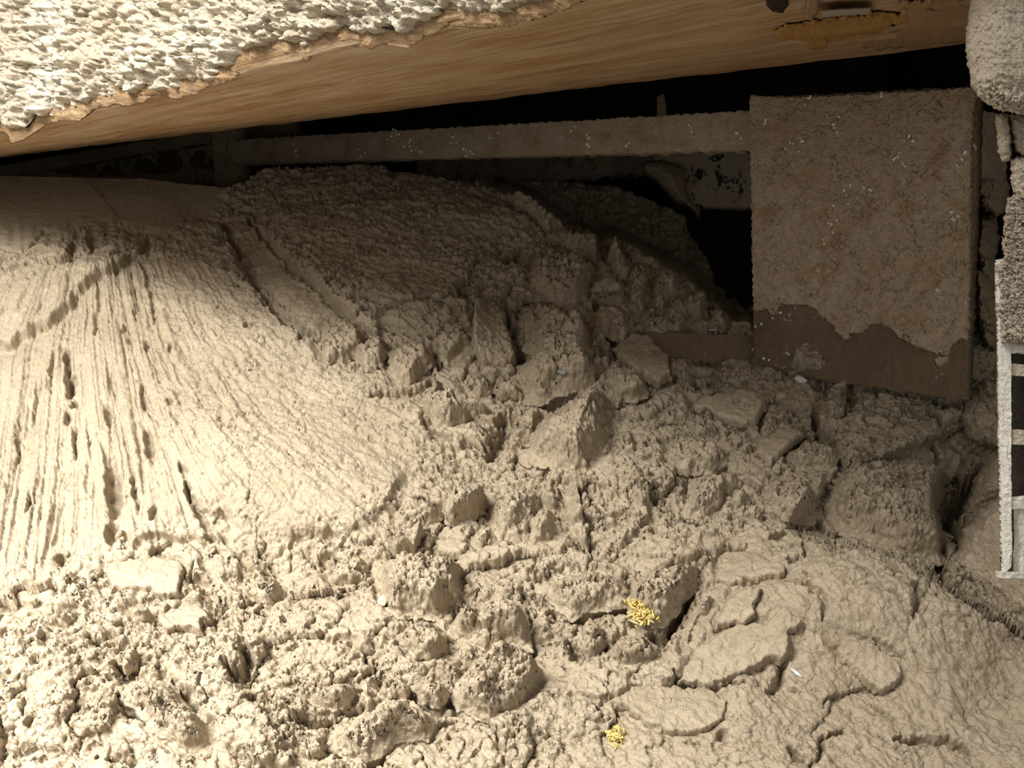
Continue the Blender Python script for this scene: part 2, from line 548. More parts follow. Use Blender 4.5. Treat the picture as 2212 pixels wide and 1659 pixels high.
def beam():
    root = empty('overhead_beam', tuple(front_line(600)))
    tag(root, 'long streaked brown beam across the top with crusted front face', 'beam')
    A0, A1 = front_line(-420), front_line(2330)
    B0, B1 = back_line(-420), back_line(2330)
    A1 = A1 + (A1 - A0) / np.linalg.norm(A1 - A0) * 0.10; B1 = B1 + (B1 - B0) / np.linalg.norm(B1 - B0) * 0.10
    n = 260
    prof = []                   # (weight front->back, lift, forward) going round the section
    for k in range(7): prof.append((0.0, 1.0 - 1.0 * k / 6 * 0.9925))
    prof += [(0.02, 0.002), (0.06, -0.004)]
    for k in range(1, 15): prof.append((0.06 + 0.84 * k / 14, -0.004 - 0.006 * math.sin(math.pi * k / 14)))
    prof += [(0.94, 0.000), (0.975, 0.010), (0.995, 0.026), (1.0, 0.05), (1.0, 0.12), (1.0, 1.0)]
    U = np.linspace(0, 1, n)
    V = []
    for u in U:
        a = A0 + (A1 - A0) * u; b = B0 + (B1 - B0) * u
        for w, z in prof:
            V.append(a + (b - a) * w + np.array((0, 0, z)))
    V = np.array(V).reshape(n, len(prof), 3)
    nz = fbm(np.repeat(U[:, None] * 40, len(prof), 1), np.repeat(np.arange(len(prof))[None] * 0.6, n, 0), 5, 3)
    V[:, 6:-2, 2] += nz[:, 6:-2] * 0.0025
    m = len(prof)
    idx = np.arange(n * m).reshape(n, m)
    nxt = np.roll(idx, -1, axis=1)
    F = np.stack([idx[:-1], nxt[:-1], nxt[1:], idx[1:]], axis=-1).reshape(-1, 4)
    caps = []
    for k in range(1, m - 1):
        caps.append((idx[0, 0], idx[0, k + 1], idx[0, k])); caps.append((idx[-1, 0], idx[-1, k], idx[-1, k + 1]))
    link_mesh('beam_body', V.reshape(-1, 3), F, M['wood'], root, xdir=A1 - A0, tris=np.array(caps))

    # crust on the front face, standing proud of the timber
    xd = (A1 - A0) / np.linalg.norm(A1 - A0)
    nrm = np.cross(xd, (0, 0, 1)); nrm /= np.linalg.norm(nrm)          # towards the camera
    if nrm[1] > 0: nrm = -nrm

    def face(px, py):
        # point on the vertical plane through the front edge
        a = (px - IW / 2) / FPX; b = (py - IH / 2) / FPX
        ray = FWD + a[..., None] * RGT - b[..., None] * UPV
        t = ((A0 - CAM) @ nrm) / (ray @ nrm)
        return CAM + t[..., None] * ray

    low = [(0, 262), (20, 286), (55, 272), (80, 250), (150, 235), (175, 230), (210, 215), (260, 200), (300, 200), (325, 185), (350, 195), (390, 186),
           (425, 175), (450, 172), (480, 156), (500, 146), (520, 112), (560, 104), (600, 93), (660, 95), (700, 76), (760, 65), (800, 75), (850, 60),
           (880, 75), (915, 45), (960, 30), (980, 8), (1000, 28), (1050, 26), (1106, 28), (1135, 12), (1180, 0), (1260, -30), (1420, -80), (1620, -130)]
    outl = [(-330, 330), (-200, 310), (-90, 300), (-40, 285)] + low + [(1620, -330), (600, -330), (-330, -330)]

    def hf(X, Y, sd):
        s = X / 60; t = Y / 60
        h = 0.016 + 0.009 * fbm(s * 0.6, t * 0.7, 31, 3) + 0.006 * torn(s * 0.9, t * 1.1, 32, 0.5, 0.8, 0.9)
        h += 0.0075 * billow(s * 1.5, t * 1.6, 33, 2) + 0.0040 * billow(s * 4.2, t * 4.4, 34, 2) + 0.0015 * fbm(s * 12, t * 12, 35, 2)
        return h * (0.6 + 0.4 * smooth(0, 45, sd))
    relief('dried_crust', outl, M['crust'], hf, face, nrm, step=2.6, edge=9, below=0.006, ragged=15, rscale=26, seed=3, back=0.01, parent=root, rough=((0.009, 0.0016), (0.004, 0.0012)))

    # brown fringe between the pale crust and the smooth timber
    low2 = [(x, y + 20 + 6 * math.sin(x * 0.05) + (8 if x > 450 else 0)) for x, y in low]
    outl2 = [(-330, 338), (-90, 312)] + low2 + [(1620, -230), (700, -230), (-330, 100)]

    def hf2(X, Y, sd):
        return 0.0014 + 0.002 * fbm(X / 30, Y / 22, 41, 3) + 0.0016 * billow(X / 10, Y / 9, 42, 2)
    relief('brown_fringe', outl2, M['brown_crust'], hf2, face, nrm, step=3.0, edge=16, below=0.003, ragged=7, rscale=30, seed=8, back=0.006, parent=root)

    # pebbles caught in the crust
    for (px, py, r, mat, nm) in ((405, 136, 15, 'white_pebble', 'white_pebble'), (312, 112, 13, 'pink_pebble', 'pink_pebble')):
        c = face(np.array(float(px)), np.array(float(py))) + nrm * 0.012
        blob(nm, c, r * 0.00068, (1.15, 0.8, 0.85), M[mat], root, px, rough=0.3)

    # details at the right end, on the back lip of the underside
    def under(px, py):
        tf = px / 1250.0; tb = px / 2090.0
        yf = 292 - 292 * tf; wf = 1 / 1.38 + tf * (1 / 0.74 - 1 / 1.38)
        yb = 336 - 236 * tb; wb = 1 / 2.25 + tb * (1 / 1.36 - 1 / 2.25)
        k = np.clip((yb - py) / (yb - yf), -0.03, 1)
        return P(px, py, 1 / (wb + (wf - wb) * k) - 0.10)

    def un(B):
        return (CAM - B) / np.linalg.norm(CAM - B, axis=-1, keepdims=True)
    rust = [(1672, 66), (1700, 52), (1760, 44), (1830, 34), (1900, 28), (1965, 30), (1972, 48), (1930, 56), (1900, 70), (1850, 78), (1805, 92), (1790, 98),
            (1740, 98), (1705, 92), (1676, 84)]
    relief('orange_rust_ledge', rust, M['orange_crust'], lambda X, Y, sd: 0.014 + 0.008 * fbm(X / 20, Y / 14, 51, 3) + 0.004 * torn(X / 16, Y / 14, 50, 0.4) + 0.002 * fbm(X / 5, Y / 5, 52), under, un,
           step=2.0, edge=12, below=0.012, ragged=5, rscale=14, seed=12, back=0.0, parent=root)
    drip = [(1738, 84), (1790, 80), (1790, 98), (1780, 108), (1755, 111), (1740, 104)]
    relief('rust_drip', drip, M['orange_crust'], lambda X, Y, sd: 0.016 + 0.012 * np.sqrt(np.clip(sd / 14, 0, 1)), under, un, step=1.5, edge=6, below=0.012, ragged=1.5,
           seed=13, back=0.0, parent=root)
    strip = [(1772, 22), (1880, 16), (1884, 30), (1776, 37)]
    relief('steel_strip', strip, M['metal_strip'], lambda X, Y, sd: 0.009 + 0 * X, under, un, step=2.0, edge=4, below=0.012, ragged=0.8, seed=14, back=0.0, parent=root)
    shelf = [(1940, 4), (2110, -6), (2130, 60), (2090, 92), (1990, 98), (1900, 106), (1840, 98), (1900, 78), (1950, 64)]
    relief('flaking_scale', shelf, M['brown_crust'], lambda X, Y, sd: 0.006 + 0.006 * torn(X / 30, Y / 18, 55, 0.5), under, un,
           step=2.2, edge=10, below=0.012, ragged=7, rscale=18, seed=15, back=0.0, parent=root)
    hole = [(1655, -6), (1700, -8), (1704, 10), (1690, 28), (1668, 24), (1655, 10)]
    relief('painted_hole_shade', hole, M['dark_wall'], lambda X, Y, sd: 0.004 + 0 * X, under, un, step=2.0, edge=6, below=0.01, ragged=1.5, seed=16, back=0.0, parent=root)  # near-black raised patch paints in the shade of a hole
    web = [(1745, -30), (1772, -30), (1768, 26), (1752, 44), (1738, 40)]
    relief('rusty_web', web, M['brown_crust'], lambda X, Y, sd: 0.014 + 0.002 * fbm(X / 8, Y / 8, 57), under, un, step=2.0, edge=6, below=0.012, ragged=2, seed=17, back=0.0, parent=root)
    return root


def blob(name, c, r, scale, mat, parent=None, seed=0, rough=0.2, sub=3):
    """a small lumpy stone"""
    import bmesh
    bm = bmesh.new()
    bmesh.ops.create_icosphere(bm, subdivisions=sub, radius=1.0)
    V = np.array([v.co[:] for v in bm.verts]); F = [tuple(v.index for v in f.verts) for f in bm.faces]
    bm.free()
    k = 1 + rough * fbm(V[:, 0] * 1.3 + seed, V[:, 1] * 1.3 + V[:, 2] * 0.9, seed, 3)
    V = V * k[:, None] * np.array(scale) * r + np.asarray(c)
    return link_mesh(name, V, F, mat, parent)


beam()

# ------------------------------------------------------------------ plate, bars, post and things at the back
def slab(name, corners, thick, mat, parent=None, nu=80, nv=80, amp=0.002, ragged=0.003, seed=0, scale=60.0, xdir=None):
    """caked flat bar: corners (px, py, depth) clockwise from top left, closed with its thickness behind"""
    A, B, C, D = (P(*c) for c in corners)
    u = np.linspace(0, 1, nu)[None, :, None]; v = np.linspace(0, 1, nv)[:, None, None]
    G = (A * (1 - u) + B * u) * (1 - v) + (D * (1 - u) + C * u) * v
    n_ = np.cross(D - A, B - A); n_ /= np.linalg.norm(n_)
    if n_ @ (CAM - A) < 0: n_ = -n_
    eu = (B - A) / np.linalg.norm(B - A); ev = (D - A) / np.linalg.norm(D - A)
    S = ((G - A) @ eu) * scale; T = ((G - A) @ ev) * scale
    h = amp * (fbm(S * 0.35, T * 0.35, seed, 4) + 0.8 * torn(S, T, seed + 1, 0.5, 0.6, 0.6) + 0.6 * fbm(S * 4, T * 4, seed + 2, 3))
    G = G + n_ * h[..., None]
    e = np.zeros((nv, nu)); e[0] = e[-1] = 1; e[:, 0] = e[:, -1] = 1
    rg = ragged * fbm(S * 0.9, T * 0.9, seed + 3, 3) * e
    G = G + (rg[..., None] * (ev + eu * 0.6))
    ring = np.concatenate([np.arange(nu), np.arange(1, nv) * nu + nu - 1, (nv - 1) * nu + np.arange(nu - 2, -1, -1), np.arange(nv - 2, 0, -1) * nu])
    V = G.reshape(-1, 3)
    nb = len(V)
    V = np.vstack([V, V[ring] - n_ * thick, [V[ring].mean(0) - n_ * thick]])
    k = len(ring); r2 = np.roll(np.arange(k), -1)
    side = np.stack([ring, ring[r2], nb + r2, nb + np.arange(k)], axis=1)
    Q = np.concatenate([grid_faces(nv, nu).reshape(-1, 4), side])
    T3 = np.stack([nb + np.arange(k), nb + r2, np.full(k, nb + k)], axis=1)
    return link_mesh(name, V, Q, mat, parent, xdir=xdir, tris=T3), n_


PL = [(1622, 211, 1.56), (2116, 186, 1.345), (2089, 866, 1.355), (1629, 800, 1.57)]
def on_plane(corners):
    A, B, D = (P(*c) for c in (corners[0], corners[1], corners[3]))
    n_ = np.cross(B - A, D - A)
    px, py, _ = corners[2]
    ray = P(px, py, 1.0) - CAM
    return corners[:2] + [(px, py, ((A - CAM) @ n_) / (ray @ n_))] + corners[3:]


PL = on_plane(PL)
gate = empty('scraper_gate', tuple(P(1850, 860, 1.46)))
tag(gate, 'clay-coated steel scraper gate: square plate with a long bar to its left', 'scraper gate')
plate, PN = slab('plate', PL, 0.018, M['wet_coat'], gate, 200, 240, 0.0019, 0.003, 61, 110)
bar_top, _ = slab('upper_bar', [(488, 303, 2.42), (1640, 238, 1.565), (1640, 323, 1.565), (488, 353, 2.42)], 0.03, M['dry_coat'], gate, 420, 26, 0.0019, 0.0035, 65, 100)
bar_low, _ = slab('lower_bar', [(1390, 716, 1.60), (1650, 726, 1.592), (1650, 800, 1.585), (1390, 778, 1.59)], 0.03, M['wet_coat'], gate, 90, 30, 0.0012, 0.002, 68, 70)

PA = P(*PL[0]); PNn = PN


def plate_face(px, py):
    a = (px - IW / 2) / FPX; b = (py - IH / 2) / FPX
    ray = FWD + a[..., None] * RGT - b[..., None] * UPV
    t = ((PA - CAM) @ PNn) / (ray @ PNn)
    return CAM + t[..., None] * ray


low_edge = [(400, 235), (500, 210), (520, 240), (560, 245), (590, 180), (700, 186), (780, 190), (830, 215), (850, 255), (890, 275), (900, 300), (940, 320), (955, 360),
            (985, 395), (1015, 422), (1048, 418), (1060, 375), (1130, 372), (1150, 350), (1200, 315), (1260, 315), (1350, 360), (1365, 400), (1440, 430),
            (1480, 462), (1530, 482), (1570, 490), (1610, 505), (1650, 522), (1718, 522), (1725, 462), (1770, 430), (1800, 410), (1846, 428)]
coat = [(1620, 212), (1624, 206), (1700, 210), (1860, 203), (2010, 196), (2100, 188), (2112, 190), (2100, 300), (2097, 600)] + [p for p in reversed(fr('G8', low_edge))] + [(1626, 500)]


def coat_h(X, Y, sd):
    s = X / 16; t = Y / 16
    return 0.0062 + 0.0012 * fbm(s * 0.3, t * 0.3, 71, 4) + 0.0013 * torn(s * 0.8, t * 0.8, 72, 0.7, 0.6, 0.6) + 0.0009 * fbm(s * 3, t * 3, 73, 3) - 0.0034 * crease(X / 34, Y / 30, 74, 0.06) - 0.0024 * crease(X / 15, Y / 13, 75, 0.09)


relief('dry_clay_coat', coat, M['dry_coat'], coat_h, plate_face, PNn, step=2.0, edge=3, below=0.003, ragged=4, rscale=10, seed=21, back=0.004, parent=gate)
relief('peeled_grey_patch', fr('G8', [(1612, 540), (1640, 528), (1700, 525), (1720, 560), (1670, 590), (1650, 612), (1625, 590)]), M['paint'],
       lambda X, Y, sd: 0.0022 + 0 * X, plate_face, PNn, step=1.6, edge=3, below=0.003, ragged=4, rscale=8, seed=22, back=0.004, parent=gate)
# bright mineral flecks stuck in the clay of plate and bar
def fleck_mesh():
    import bmesh
    bm = bmesh.new()
    bmesh.ops.create_icosphere(bm, subdivisions=1, radius=1.0)
    for v in bm.verts:
        v.co *= 0.7 + 0.6 * float(hash2(np.array([v.index]), np.array([3]), 5)[0])
    me = bpy.data.meshes.new('mineral_fleck'); bm.to_mesh(me); bm.free()
    me.materials.append(M['fleck'])
    return me


FLECK = fleck_mesh()
BAR0, BAR1 = P(488, 328, 2.42), P(1640, 280, 1.565)
BARN = np.cross(P(488, 353, 2.42) - P(488, 303, 2.42), P(1640, 238, 1.565) - P(488, 303, 2.42)); BARN /= np.linalg.norm(BARN)
if BARN @ (CAM - BAR0) < 0: BARN = -BARN
rf = random.Random(41)
for (x, y, n_, sp) in ((1659, 266, 3, 5), (1800, 277, 7, 11), (1712, 312, 4, 7), (1735, 308, 3, 5), (1950, 344, 7, 9), (1962, 300, 3, 8), (1745, 218, 3, 6), (1910, 205, 2, 4), (1830, 430, 4, 12),
                       (1805, 485, 4, 9), (2085, 345, 3, 8), (1790, 520, 3, 9), (2065, 470, 4, 9), (1676, 672, 5, 8), (1640, 700, 2, 5), (1880, 415, 3, 8), (2030, 620, 2, 8), (1655, 780, 2, 6),
                       (850, 292, 7, 9), (890, 318, 7, 9), (780, 334, 6, 8), (645, 322, 4, 7), (1012, 322, 5, 7), (985, 300, 4, 8), (1272, 306, 6, 6), (1060, 292, 3, 7), (1360, 312, 2, 5), (1490, 274, 3, 5), (1605, 292, 3, 6), (1235, 284, 2, 5)):
    for _k in range(n_):
        px, py = x + rf.gauss(0, sp), y + rf.gauss(0, sp)
        on = x > 1625
        o_, nn = (PA, PN) if on else (BAR0, BARN)
        ray = P(px, py, 1.0) - CAM
        p_ = CAM + ray * (((o_ - CAM) @ nn) / (ray @ nn)) + nn * (0.0065 if on and py < 660 else 0.0018)
        fo = bpy.data.objects.new('mineral_fleck', FLECK)
        col.objects.link(fo); fo.parent = gate
        fo.matrix_parent_inverse = Matrix.Translation(gate.location).inverted()
        fo.location = p_
        fo.scale = [rf.uniform(0.5, 1.0) * 0.0029 * (1 if on else 1.25) for _ in range(3)]
        fo.rotation_euler = (rf.uniform(0, 3), rf.uniform(0, 3), rf.uniform(0, 3))
# the arm that runs back from the plate towards the right-hand wall
slab('side_arm', [(2090, 235, 1.36), (2185, 250, 1.50), (2170, 395, 1.52), (2092, 372, 1.37)], 0.02, M['dry_coat'], gate, 40, 50, 0.003, 0.004, 75, 70)

# upright and boards at the far left, behind the bar
post, _ = slab('steel_post', [(456, 262, 2.46), (506, 258, 2.43), (520, 440, 2.43), (466, 440, 2.46)], 0.05, M['dry_coat'], None, 30, 90, 0.0015, 0.003, 81, 60)
tag(post, 'clay-stained upright steel post at the left end of the long bar', 'post')
bd = empty('backing_board', tuple(P(300, 380, 2.62)))
tag(bd, 'faded grey board with mud drips, low at the far left behind the post', 'board')
slab('board_panel', [(60, 366, 2.9), (462, 300, 2.60), (468, 392, 2.60), (60, 420, 2.9)], 0.03, M['paint'], bd, 120, 30, 0.001, 0.002, 83, 50)
BA = [P(60, 366, 2.9), P(462, 300, 2.60), P(60, 420, 2.9)]
BN = np.cross(BA[1] - BA[0], BA[2] - BA[0]); BN /= np.linalg.norm(BN)
if BN @ (CAM - BA[0]) < 0: BN = -BN


def board_face(px, py):
    a = (px - IW / 2) / FPX; b = (py - IH / 2) / FPX
    ray = FWD + a[..., None] * RGT - b[..., None] * UPV
    return CAM + (((BA[0] - CAM) @ BN) / (ray @ BN))[..., None] * ray


FR['B'] = (0, 220, 3.16)
for k, s in enumerate(([(640, 500), (700, 470), (720, 430), (750, 420), (770, 460), (790, 400), (815, 410), (830, 480), (860, 500)],
                       [(900, 490), (940, 400), (990, 380), (1020, 410), (1060, 420), (1090, 380), (1070, 300), (1205, 280), (1220, 370), (1250, 380), (1240, 450), (1180, 490)],
                       [(1300, 440), (1290, 380), (1320, 370), (1330, 340), (1380, 330), (1400, 380), (1380, 430), (1420, 440), (1430, 380), (1455, 400), (1460, 470)],
                       [(380, 500), (400, 420), (520, 400), (620, 395), (660, 460), (640, 500)])):
    relief('mud_drip', fr('B', s), M['wet_coat'], lambda X, Y, sd: 0.006 + 0.004 * fbm(X / 12, Y / 12, 85 + k), board_face, BN, step=2.0, edge=5, below=0.004,
           ragged=2.5, rscale=9, seed=86 + k, back=0.004, parent=bd)
rail, _ = slab('dark_rail', [(-60, 366, 2.86), (470, 278, 2.51), (470, 299, 2.51), (-60, 388, 2.86)], 0.04, M['side_clay'], None, 60, 10, 0.002, 0.003, 91, 40)
tag(rail, 'dark brown rail along the top of the grey board, far left', 'rail')
ledge, _ = slab('stained_ledge', [(505, 276, 2.6), (640, 262, 2.55), (640, 290, 2.55), (505, 304, 2.6)], 0.04, M['side_clay'], None, 60, 20, 0.006, 0.008, 93, 40)
tag(ledge, 'brown stained ledge just above the bar beside the post', 'ledge')
peg, _ = slab('small_peg', [(1420, 208, 1.85), (1434, 202, 1.85), (1442, 258, 1.85), (1420, 258, 1.85)], 0.012, M['side_clay'], None, 14, 24, 0.001, 0.002, 95, 80)
tag(peg, 'small brown peg standing behind the long bar in the dark', 'peg')

footing, _ = slab('wall_footing', [(900, 322, 2.72), (1450, 300, 2.62), (1450, 372, 2.62), (900, 416, 2.72)], 0.05, M['paint'], None, 160, 40, 0.004, 0.006, 97, 30)
tag(footing, 'dim grey wall footing showing under the long bar', 'footing')
block, _ = slab('concrete_block', [(1395, 310, 2.42), (1700, 296, 2.28), (1700, 452, 2.28), (1470, 444, 2.38)], 0.08, M['speckled'], None, 90, 60, 0.004, 0.005, 98, 30)
tag(block, 'concrete block with black speckles, behind the plate below the bar', 'concrete block')
st_out = fr('G5', [(590, 190), (630, 150), (720, 150), (850, 180), (890, 230), (900, 330), (930, 420), (1000, 480), (990, 560), (900, 470), (830, 450), (790, 400), (730, 340), (680, 280), (620, 250)])
stone = relief('stone', st_out, M['stone'], lambda X, Y, sd: 0.075 * np.sqrt(np.clip(sd / 30, 0, 1)) + 0.004 * fbm(X / 14, Y / 14, 99, 3), lambda X, Y: P(X, Y, 2.36 + 0 * X),
               lambda B: (CAM - B) / np.linalg.norm(CAM - B, axis=-1, keepdims=True), step=2.0, edge=6, below=0.02, ragged=2, seed=100, back=0.03)
tag(stone, 'pale elongated stone leaning beside the speckled concrete block', 'stone')

